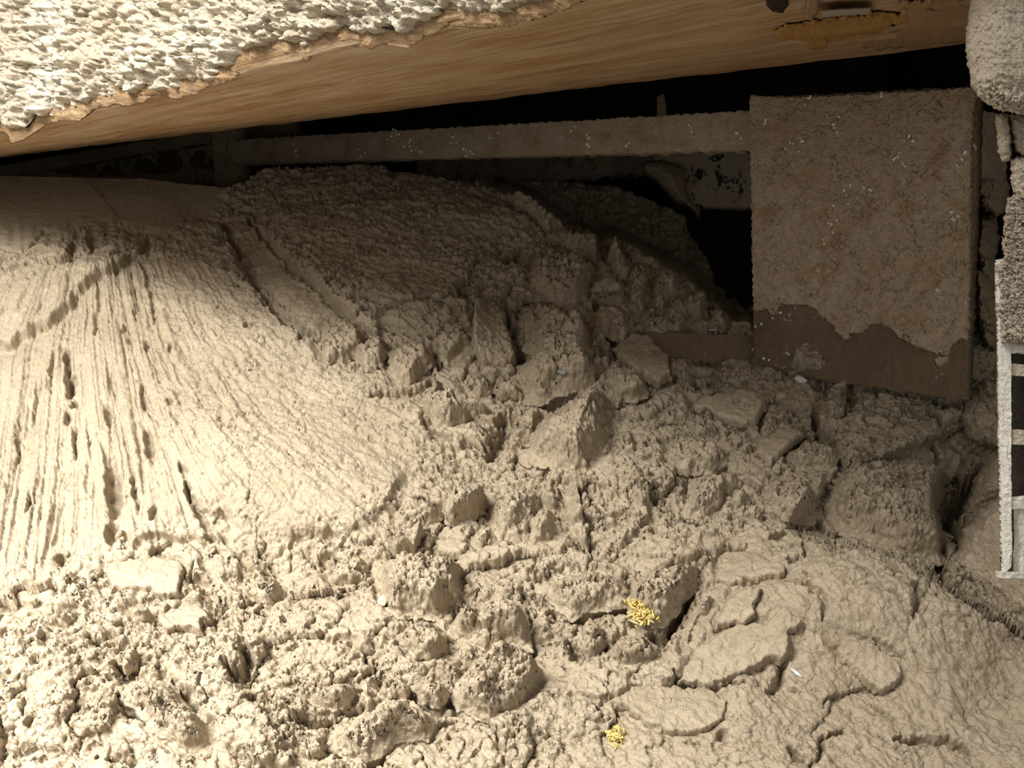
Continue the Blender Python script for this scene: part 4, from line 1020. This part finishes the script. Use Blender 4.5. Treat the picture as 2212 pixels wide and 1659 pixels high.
def bed():
    step = 2.25
    xs = np.arange(-330, 2560, step)
    nrow = int((1870 - 370) / step)
    yt = np.interp(xs, XT, YT)
    v = np.linspace(0, 1, nrow)[:, None]
    X = np.repeat(xs[None, :], nrow, 0)
    Y = yt[None, :] + v * (1870 - yt[None, :])
    B = bed_base(X, Y)
    S = B[..., 0]; T = B[..., 1] * 1.2                    # metres over the slope
    WX = X + 7 * fbm(X / 22, Y / 22, 601, 3); WY = Y + 7 * fbm(X / 22, Y / 22, 602, 3)

    # where the surface is combed, smeared or torn
    fan = smooth(-50, 60, poly_sdf([(-360, 600), (0, 600), (300, 520), (430, 490), (540, 610), (640, 720), (800, 810), (960, 900), (960, 960), (860, 1040), (760, 1130), (600, 1170), (430, 1150), (280, 1190), (100, 1240), (-360, 1290)], WX, WY))
    upl = smooth(-20, 40, poly_sdf([(-360, 340), (520, 340), (480, 470), (330, 510), (180, 500), (60, 550), (-360, 580)], WX, WY))
    rgt = smooth(-40, 60, poly_sdf([(1500, 1170), (1700, 1130), (2212, 1370), (2600, 1450), (2600, 1950), (1250, 1950), (1120, 1700), (1260, 1560), (1480, 1480), (1440, 1400), (1510, 1280)], WX, WY))
    mnd = smooth(-30, 60, poly_sdf([(530, 340), (900, 340), (1150, 430), (1180, 500), (1000, 560), (960, 640), (820, 690), (740, 650), (560, 500)], WX, WY))
    stp = smooth(-10, 14, poly_sdf([(490, 455), (535, 455), (600, 540), (690, 620), (800, 715), (770, 740), (700, 735), (640, 700), (570, 625), (495, 530)], WX, WY))
    R = np.clip(1 - 0.9 * stp - 0.9 * fan - upl - 0.62 * rgt - 0.72 * mnd, 0.04, 1)

    # combed stripes of the left slope
    cy = np.arange(330, 1890, 4.0); cx = np.arange(-340, 2600, 4.0)
    W = np.zeros((len(cy), len(cx)))
    for r, yy in enumerate(cy):
        xk = []
        for ln in FAN:
            a = np.array(ln); xv = np.interp(yy, a[:, 1], a[:, 0])
            if yy > a[-1, 1]: xv += (yy - a[-1, 1]) * (a[-1, 0] - a[-2, 0]) / (a[-1, 1] - a[-2, 1])
            if yy < a[0, 1]: xv += (yy - a[0, 1]) * (a[1, 0] - a[0, 0]) / (a[1, 1] - a[0, 1])
            xk.append(xv)
        xk = np.maximum.accumulate(np.array(xk) + np.arange(len(xk)) * 0.5)
        W[r] = np.interp(cx, xk, np.arange(len(xk)))
    W = blur(W, 6)
    gi = np.clip((WY * 0.35 + Y * 0.65 - cy[0]) / 4, 0, len(cy) - 2); gj = np.clip((WX * 0.35 + X * 0.65 - cx[0]) / 4, 0, len(cx) - 2)
    i0 = gi.astype(int); j0 = gj.astype(int); fi = gi - i0; fj = gj - j0
    w = (W[i0, j0] * (1 - fj) + W[i0, j0 + 1] * fj) * (1 - fi) + (W[i0 + 1, j0] * (1 - fj) + W[i0 + 1, j0 + 1] * fj) * fi
    comb = smooth(6.9, 5.6, w + 0.6 * fbm(X / 60, Y / 60, 630, 2)) + 0.4 * smooth(9.6, 7.2, w) * smooth(4.6, 6.2, w)
    comb = comb * fan * smooth(540, 600, Y + 0.1 * (X - 150))
    h = np.zeros_like(X)
    var = smooth(-0.35, 0.35, fbm(S / 0.13, T / 0.13, 617, 2))
    h += R * 0.016 * torn(S / 0.19, T / 0.17, 610, 0.2, 0.9, 0.9)
    h += R * (0.025 * torn(S / 0.10, T / 0.10, 611, 0.30, 0.9, 0.9) + (0.4 + 0.6 * var) * 0.013 * torn(S / 0.045, T / 0.042, 612, 0.5, 0.8, 0.8))
    Rf = np.clip(1 - 0.50 * fan - 0.35 * comb - 0.97 * upl - 0.72 * rgt - 0.35 * mnd - 0.75 * stp, 0.03, 1)
    h += Rf * (0.3 + 0.7 * var) * (0.0072 * billow(S / 0.022, T / 0.020, 613, 3) + 0.0042 * torn(S / 0.012, T / 0.011, 614, 0.8, 0.9, 0.9))
    h -= (0.25 + 0.75 * Rf) * (0.010 * crease(S / 0.045, T / 0.04, 641, 0.045) + 0.006 * crease(S / 0.02, T / 0.018, 642, 0.07)) * (1 - 0.8 * upl - 0.5 * rgt)
    h += 0.012 * fbm(S / 0.16, T / 0.16, 616, 3) * (1 - 0.6 * upl)

    def ridge(fq, sd_, al):
        n = noise(w * fq, Y * al, sd_)
        return n - 1.5 * np.exp(-(n / 0.07) ** 2) * 0.5
    h += comb * (0.0075 * ridge(2.3, 621, 0.0012) + 0.0050 * ridge(5.1, 622, 0.0018) + 0.0020 * noise(w * 13, Y * 0.003, 623))
    far = fan * smooth(4.8, 6.6, w)
    h += far * (0.0028 * noise(w * 5.0, Y / 50, 635) + 0.0018 * noise(w * 11, Y / 26, 636) + 0.0016 * torn(S / 0.018, T / 0.013, 637, 0.8, 0.8, 0.8))
    h += comb * -0.007 * smooth(0.5, 0.8, noise(w * 4.3, Y * 0.014, 625))
    # fine level lines of the smeared back-left surface
    h += upl * (0.0009 * noise(X * 0.012, Y * 0.30 + X * 0.012, 626) + 0.0005 * noise(X * 0.02, Y * 0.7 + X * 0.03, 627))
    teeth = smooth(0, 40, Y - 470 + 25 * noise(X / 28, Y * 0, 628)) * smooth(0, 40, 600 - Y) * smooth(330, 250, X)
    h += teeth * 0.008 * noise(X / 24, Y / 160, 629)
    # smear direction of the right slope
    q = (X * 0.62 - Y * 0.78)
    h += rgt * (0.0016 * noise(q / 16, (X * 0.78 + Y * 0.62) / 160, 631) + 0.0022 * torn(S / 0.05, T / 0.06, 632, 0.6, 0.8, 0.8) + 0.0022 * billow(q / 26, (X * 0.78 + Y * 0.62) / 60, 638, 2))
    # ribs on the rounded back mound
    qm = X * 0.30 + Y
    h += mnd * (0.0045 * noise(qm / 30, X / 160, 633) + 0.003 * torn(S / 0.035, T / 0.02, 634, 0.8, 0.5, 0.6))

    gy, gx = np.gradient(bed_depth(X, Y))
    h *= smooth(0.016, 0.005, np.hypot(gx, gy))
    # lighter relief below the clods so that they sit in hollows of their own size
    for lab, key, hmm, outline, inner, sm in CLODS:
        o = np.array(fr(key, outline))
        (x0, y0), (x1, y1) = o.min(0) - 14, o.max(0) + 14
        c0, c1 = np.searchsorted(xs, (x0, x1))
        if c1 <= c0: continue
        sub = (slice(None), slice(c0, c1))
        rows = np.where((Y[sub] > y0).any(1) & (Y[sub] < y1).any(1))[0]
        if len(rows) == 0: continue
        sub = (slice(rows[0], rows[-1] + 1), slice(c0, c1))
        m = smooth(-6, 10, poly_sdf(o, X[sub], Y[sub]))
        ring = np.exp(-((poly_sdf(o, X[sub], Y[sub]) + 3) / 7) ** 2)
        h[sub] = h[sub] * (1 - 0.8 * m) - 0.010 * m - (0.004 if sm else 0.007) * ring

    def window(pts, pad):
        a = np.array(pts); x0, y0 = a.min(0)[:2] - pad; x1, y1 = a.max(0)[:2] + pad
        c0, c1 = np.searchsorted(xs, (x0, x1))
        if c1 <= c0: return None
        yy = Y[:, c0:c1]
        rows = np.where(((yy > y0) & (yy < y1)).any(1))[0]
        if len(rows) == 0: return None
        return (slice(rows[0], rows[-1] + 1), slice(c0, c1))
    for pts, hh, decay, ed in SCARPS:
        s = window(pts, decay * 2.6)
        if s is None: continue
        d, sg, al = line_sd(pts, X[s] + 14 * fbm(X[s] / 70, Y[s] / 70, 603, 4), Y[s] + 14 * fbm(X[s] / 70, Y[s] / 70, 604, 4))
        sdv = d * sg
        ends = smooth(0, 0.14, al) * smooth(1.0, 0.86, al)
        g = np.where((al > 0.0005) & (al < 0.9995), 1.0, np.exp(-(d / (decay * 0.4)) ** 2))
        h[s] += 0.001 * hh * g * ends * smooth(-ed, ed, sdv) * np.exp(-np.maximum(sdv, 0) / decay)
        h[s] -= 0.00035 * hh * ends * np.exp(-((sdv + ed * 1.2) / (ed * 1.6)) ** 2)
    for pts, wd, dp in CRACKS:
        s = window([p[:2] for p in pts], wd * 4 + 10)
        if s is None: continue
        d, sg, al = line_sd([p[:2] for p in pts], WX[s], WY[s])
        k = wd * (0.55 + 0.7 * np.sin(np.pi * np.clip(al, 0.02, 0.98)) + 0.5 * noise(X[s] / 9, Y[s] / 9, 640))
        h[s] -= 0.0014 * dp * np.exp(-(d / np.maximum(k, 1.2)) ** 2)
    for x, y, a, b, ang, dp in PITS:
        s = window([(x, y)], max(a, b) * 2.2)
        if s is None: continue
        c, sn = math.cos(math.radians(ang)), math.sin(math.radians(ang))
        dx = WX[s] - x; dy = WY[s] - y
        q2 = ((dy * c - dx * sn) / a) ** 2 + ((dx * c + dy * sn) / b) ** 2
        h[s] -= 0.0017 * dp * np.exp(-q2 ** 2.0)

    h = np.where(h > 0, h, h)
    V = B + lift_dir(B) * h[..., None]
    V = roughen(V, ((0.012, 0.0013), (0.0055, 0.0017), (0.003, 0.0009)), 650, 0.30 + 0.70 * Rf - 0.25 * upl)
    nr, nc = X.shape
    idx = np.arange(nr * nc).reshape(nr, nc)
    ring = np.concatenate([idx[0, :], idx[1:, -1], idx[-1, -2::-1], idx[-2:0:-1, 0]])
    flat = V.reshape(-1, 3)
    low = flat[ring].copy(); low[:, 2] = 0.002
    VV = np.vstack([flat, low])
    n0 = len(flat); k = len(ring); r2 = np.roll(np.arange(k), -1)
    side = np.stack([ring, ring[r2], n0 + r2, n0 + np.arange(k)], axis=1)
    Q = np.concatenate([grid_faces(nr, nc).reshape(-1, 4), side])
    o = link_mesh('clay_heap', VV, Q, M['clay'])
    tag(o, 'heap of wet tan clay, combed smooth at left and torn in the middle', 'clay', None, 'stuff')
    return X, Y, V


BX, BY, BV = bed()


def on_bed(px, py):
    """the point of the finished heap nearest to a place on its outline map"""
    k = np.argmin((BX - px) ** 2 + (BY - py) ** 2)
    return BV.reshape(-1, 3)[k]

# ------------------------------------------------------------------ right-hand side
def mass(name, outline, depth, hh, mat, label, cat, seed, rough=1.0, xd=None):
    """clay plastered on the right-hand wall; depth (d at left, d at right)"""
    a = np.array(outline)
    x0, x1 = a[:, 0].min(), a[:, 0].max()

    def base(X, Y): return P(X, Y, depth[0] + (depth[1] - depth[0]) * np.clip((X - x0) / (x1 - x0), 0, 1))

    def hf(X, Y, sd):
        return hh * np.sqrt(np.clip(sd / 26, 0, 1)) + rough * (0.010 * torn(X / 40, Y / 40, seed, 0.5) + 0.005 * torn(X / 16, Y / 16, seed + 1, 0.6) + 0.002 * fbm(X / 6, Y / 6, seed + 2, 3))
    o = relief(name, outline, mat, hf, base, lambda B: (CAM - B) / np.linalg.norm(CAM - B, axis=-1, keepdims=True), step=2.2, edge=8, below=0.03, ragged=6, rscale=18, seed=seed, back=0.08)
    return tag(o, label, cat, 'clay lumps at the right-hand wall')


mass('clay_lump', [(2112, 330), (2160, 320), (2180, 400), (2176, 455), (2150, 470), (2118, 445), (2108, 390)], (1.50, 1.55), 0.03, M['side_clay'], 'rounded mud lump on the wall just right of the plate, upper', 'clay lump', 701)
mass('clay_lump', [(2116, 470), (2150, 465), (2158, 520), (2150, 570), (2160, 610), (2140, 640), (2122, 600), (2112, 540)], (1.55, 1.6), 0.03, M['side_clay'], 'knobbly mud lump on the wall beside the middle of the plate', 'clay lump', 704)
mass('clay_lump', [(2106, 580), (2135, 600), (2160, 640), (2170, 720), (2150, 760), (2130, 752), (2112, 690)], (1.5, 1.55), 0.03, M['side_clay'], 'long mud lump hanging beside the wet line of the plate', 'clay lump', 707)
mass('clay_lump', [(2090, 850), (2130, 815), (2165, 830), (2190, 880), (2200, 960), (2150, 975), (2085, 950), (2070, 900)], (1.45, 1.4), 0.03, M['clod'], 'dim clay lump below the bottom right corner of the plate', 'clay lump', 710)
mass('clay_lump', fr('H3', [(540, 1130), (590, 1100), (640, 1060), (660, 950), (720, 900), (760, 830), (840, 770), (900, 740), (1100, 700), (1300, 700), (1300, 1500), (1000, 1480), (760, 1330), (640, 1290), (560, 1240)]),
     (1.32, 1.18), 0.04, M['smooth_clay'], 'large smooth clay bank under the lower end of the pale grille', 'clay lump', 713, 0.4)
mass('clay_lump', fr('H3', [(640, 900), (700, 760), (740, 640), (800, 560), (840, 510), (900, 500), (1100, 480), (1150, 760), (900, 770), (800, 800), (720, 880)]),
     (1.40, 1.28), 0.03, M['smooth_clay'], 'shadowed clay bank behind the middle of the pale grille', 'clay lump', 716, 0.5)
mass('clay_lump', [(2105, 690), (2230, 560), (2420, 400), (2480, 420), (2480, 1000), (2300, 1000), (2170, 960), (2110, 840)], (1.62, 1.66), 0.02, M['side_clay'], 'dark mud plastered over the wall behind the grille', 'clay lump', 719)

# pale grille: a side plate with rungs and an outer plate
GD = 0.62
gr = empty('clay_caked_grille', tuple(P(2180, 1245, GD)))
tag(gr, 'pale clay-caked steel grille with square openings at the right edge', 'grille')


def bar3(name, corners, mat, depth, parent, seed=0, amp=0.0010, ragged=0.0007, nu=16, nv=60):
    return slab(name, corners, depth, mat, parent, nu, nv, amp, ragged, seed, 70)[0]


bar3('side_plate', [(2158, 560, GD), (2184, 556, GD), (2186, 1222, GD), (2170, 1243, GD)], M['grille'], 0.005, gr, 731, nv=260)
bar3('end_strip', [(2168, 1236, GD - 0.002), (2330, 1236, GD + 0.019), (2330, 1252, GD + 0.019), (2170, 1250, GD - 0.002)], M['grille'], 0.006, gr, 733, nu=50, nv=10)
for k, (y0, y1) in enumerate(((740, 764), (786, 812), (928, 962), (1074, 1100))):
    bar3('rung', [(2183, y0, GD + 0.0025), (2330, y0 - 2, GD + 0.012), (2330, y1, GD + 0.012), (2183, y1, GD + 0.0025)], M['grille'] if k in (0, 3) else M['grille_crust'], 0.004, gr, 735 + k, 0.0012, 0.0012, 50, 16)
bar3('inner_strip', [(2204, 1076, GD + 0.0075), (2216, 1076, GD + 0.009), (2216, 1240, GD + 0.009), (2204, 1240, GD + 0.0075)], M['grille'], 0.005, gr, 741, nv=60)
bar3('outer_plate', [(2262, 560, GD + 0.0125), (2300, 556, GD + 0.0125), (2300, 1243, GD + 0.0125), (2262, 1243, GD + 0.0125)], M['grille'], 0.006, gr, 742, nv=120)
bar3('shade_back_plate', [(2176, 556, GD + 0.028), (2320, 556, GD + 0.038), (2320, 1240, GD + 0.038), (2176, 1240, GD + 0.028)], M['dark_wall'], 0.006, gr, 743, nu=20, nv=60)  # its near-black colour paints the shade inside the grille openings


def toward(B):
    return (CAM - B) / np.linalg.norm(CAM - B, axis=-1, keepdims=True)


def gcrust(X, Y, sd):
    return 0.004 + 0.0025 * torn(X / 16, Y / 12, 751, 0.5, 0.9, 0.9) + 0.0018 * billow(X / 8, Y / 7, 752, 2) + 0.001 * fbm(X / 4, Y / 4, 753)


relief('dried_splash', [(2176, 430), (2240, 400), (2330, 400), (2330, 742), (2160, 742), (2162, 700), (2152, 670), (2162, 640), (2150, 580), (2168, 560), (2166, 500)], M['grille_crust'], gcrust,
       lambda X, Y: P(X, Y, GD - 0.003 + 0 * X), toward, step=1.8, edge=6, below=0.008, ragged=7, rscale=12, seed=44, back=0.02, parent=gr)
# rounded crusted end of a hanging rail at the top right corner, and the lumps below it
rl = empty('hanging_rail', tuple(P(2150, 240, 0.6)))
tag(rl, 'thick rounded rail end caked with pale dried clay, top right corner', 'rail')


def rail_h(X, Y, sd):
    return 0.032 * np.sqrt(np.clip(sd / 75, 0, 1)) + 0.0016 * fbm(X / 20, Y / 20, 761, 3) + 0.0012 * billow(X / 14, Y / 14, 762, 2)


rail_out = [(2098, -160), (2096, 0), (2090, 60), (2086, 110), (2094, 150), (2098, 185), (2112, 205), (2135, 225), (2160, 238), (2230, 244), (2300, 230), (2340, 150), (2340, -160)]
relief('rail_end', rail_out, M['grille_crust'], rail_h, lambda X, Y: P(X, Y, 0.63 + 0 * X), toward, step=2.0, edge=6, below=0.01, ragged=4, rscale=16, seed=46, back=0.06, parent=rl)
relief('white_crumb_crust', [(2106, 172), (2125, 158), (2150, 165), (2180, 172), (2240, 180), (2300, 190), (2300, 246), (2200, 246), (2155, 236), (2130, 222), (2110, 204)], M['crust'],
       lambda X, Y, sd: rail_h(X, Y, sd + 14) * 0.9 + 0.006 + 0.004 * billow(X / 14, Y / 14, 765, 2) + 0.001 * fbm(X / 5, Y / 5, 766), lambda X, Y: P(X, Y, 0.63 + 0 * X), toward,
       step=1.8, edge=8, below=0.006, ragged=6, rscale=12, seed=47, back=0.04, parent=rl)
for k, (outl, mt, lb) in enumerate((
        ([(2150, 244), (2180, 250), (2188, 300), (2184, 345), (2168, 352), (2158, 330), (2154, 290)], 'grille_crust', 'beige dried lump hanging right below the crusted rail end'),
        ([(2178, 250), (2230, 244), (2300, 260), (2300, 330), (2210, 340), (2190, 320)], 'grille_crust', 'grey dried lump at the right edge below the crusted rail end'),
        ([(2184, 346), (2200, 338), (2260, 340), (2260, 460), (2212, 452), (2200, 425), (2190, 415), (2184, 390)], 'crust', 'white dried lump at the right edge above the grille'))):
    o = relief('dried_lump', outl, M[mt], lambda X, Y, sd: 0.012 * np.sqrt(np.clip(sd / 18, 0, 1)) + 0.0022 * billow(X / 12, Y / 12, 771 + k, 2) + 0.0007 * fbm(X / 5, Y / 5, 774),
               lambda X, Y: P(X, Y, 0.65 + 0 * X), toward, step=1.8, edge=6, below=0.01, ragged=4, rscale=10, seed=48 + k, back=0.03)
    tag(o, lb, 'dried lump', 'dried lumps below the rail end')

# ------------------------------------------------------------------ small debris
def tuft(name, px, py, w, hgt, n, label, seed):
    r = random.Random(seed)
    c = on_bed(px, py + 6)
    up = lift_dir(c[None])[0]
    ax = np.array((1, 0, 0)); ay = np.cross(up, ax)
    V, F = [], []
    for k in range(n):
        p = c + ax * r.gauss(0, w * 0.36) + ay * r.gauss(0, hgt * 0.36) + up * r.uniform(0.002, 0.012)
        a = r.uniform(0, 6.283)
        L = r.uniform(0.003, 0.012); t = r.uniform(0.0005, 0.0016)
        d = ax * math.cos(a) + ay * math.sin(a) + up * r.uniform(-0.4, 0.7); d /= np.linalg.norm(d)
        s = np.cross(d, up); s /= np.linalg.norm(s); q = np.cross(s, d)
        b = len(V)
        for e in (-1, 1):
            for (i_, j_) in ((-1, -1), (1, -1), (1, 1), (-1, 1)):
                V.append(p + d * L * e * 0.5 + s * t * i_ * (0.5 if e > 0 else 1) + q * t * 0.6 * j_)
        F += [(b, b + 1, b + 2, b + 3), (b + 7, b + 6, b + 5, b + 4)] + [(b + i_, b + 4 + i_, b + 4 + (i_ + 1) % 4, b + (i_ + 1) % 4) for i_ in range(4)]
    o = link_mesh(name, V, F, M['yellow'])
    return tag(o, label, 'straw', 'yellow straw tufts')


def top_of(px, py, lift=0.0):
    """highest built clay along a view through (px, py), by a ray cast on the finished scene"""
    dg = bpy.context.evaluated_depsgraph_get()
    d = P(px, py, 1.0) - CAM
    hit, loc, nor, _, ob, _ = scene.ray_cast(dg, Vector(CAM), Vector(d).normalized())
    return np.array(loc), np.array(nor)


def shard(name, px, py, lx, ly, ang, mat, label, cat, thick=0.002, seed=0):
    """a thin flat chip lying on the clay"""
    p, nrm = top_of(px, py)
    view = (CAM - p) / np.linalg.norm(CAM - p)
    nrm = nrm * 0.4 + view * 0.6; nrm /= np.linalg.norm(nrm)
    ax = np.cross((0, 0, 1), nrm); ax /= np.linalg.norm(ax); ay = np.cross(nrm, ax)
    u = ax * math.cos(ang) + ay * math.sin(ang); w = np.cross(nrm, u)
    r = random.Random(seed); n = 9
    prof = [((1 + r.uniform(-0.15, 0.15)) * math.cos(t) * lx, (1 + r.uniform(-0.2, 0.2)) * math.sin(t) * ly) for t in [k * 2 * math.pi / n for k in range(n)]]
    V = [p + nrm * (0.0015 + thick) + u * a * 0.8 + w * b * 0.8 for a, b in prof] + [p + nrm * 0.001 + u * a + w * b for a, b in prof] + [p - nrm * 0.003 + u * a * 0.9 + w * b * 0.9 for a, b in prof]
    F = [tuple(range(n))] + [(k, k + n, (k + 1) % n + n, (k + 1) % n) for k in range(n)] + [(k + n, k + 2 * n, (k + 1) % n + 2 * n, (k + 1) % n + n) for k in range(n)] + [tuple(range(3 * n - 1, 2 * n - 1, -1))]
    o = link_mesh(name, V, F, mat, shade=False)
    return tag(o, label, cat)


_on = on_bed
def on_bed(px, py):
    return top_of(px, py)[0]


bpy.context.view_layer.update()
tuft('straw_tuft', 1391, 1316, 0.020, 0.017, 190, 'larger tuft of bright yellow straw right of centre', 801)
tuft('straw_tuft', 1331, 1588, 0.008, 0.012, 70, 'smaller tuft of bright yellow straw near the bottom edge', 802)
shard('chip', 1730, 820, 0.010, 0.005, -0.35, M['chip'], 'bluish white chip lying in front of the plate', 'chip', seed=1)
shard('sliver', 1720, 1452, 0.008, 0.0016, -0.5, M['chip'], 'thin shiny white sliver on the lower right clay slope', 'sliver', seed=2)
shard('sliver', 1541, 713, 0.009, 0.0014, 0.05, M['chip'], 'thin white sliver on the lower bar', 'sliver', seed=3)
shard('flake', 1214, 803, 0.008, 0.003, -0.1, M['blue_flake'], 'small blue-grey flake on the broad crumbly clod', 'flake', seed=4)
shard('pebble', 829, 1295, 0.006, 0.005, 0.3, M['crust'], 'small white pebble at the lower left of the cracked pale clod', 'pebble', thick=0.006, seed=5)
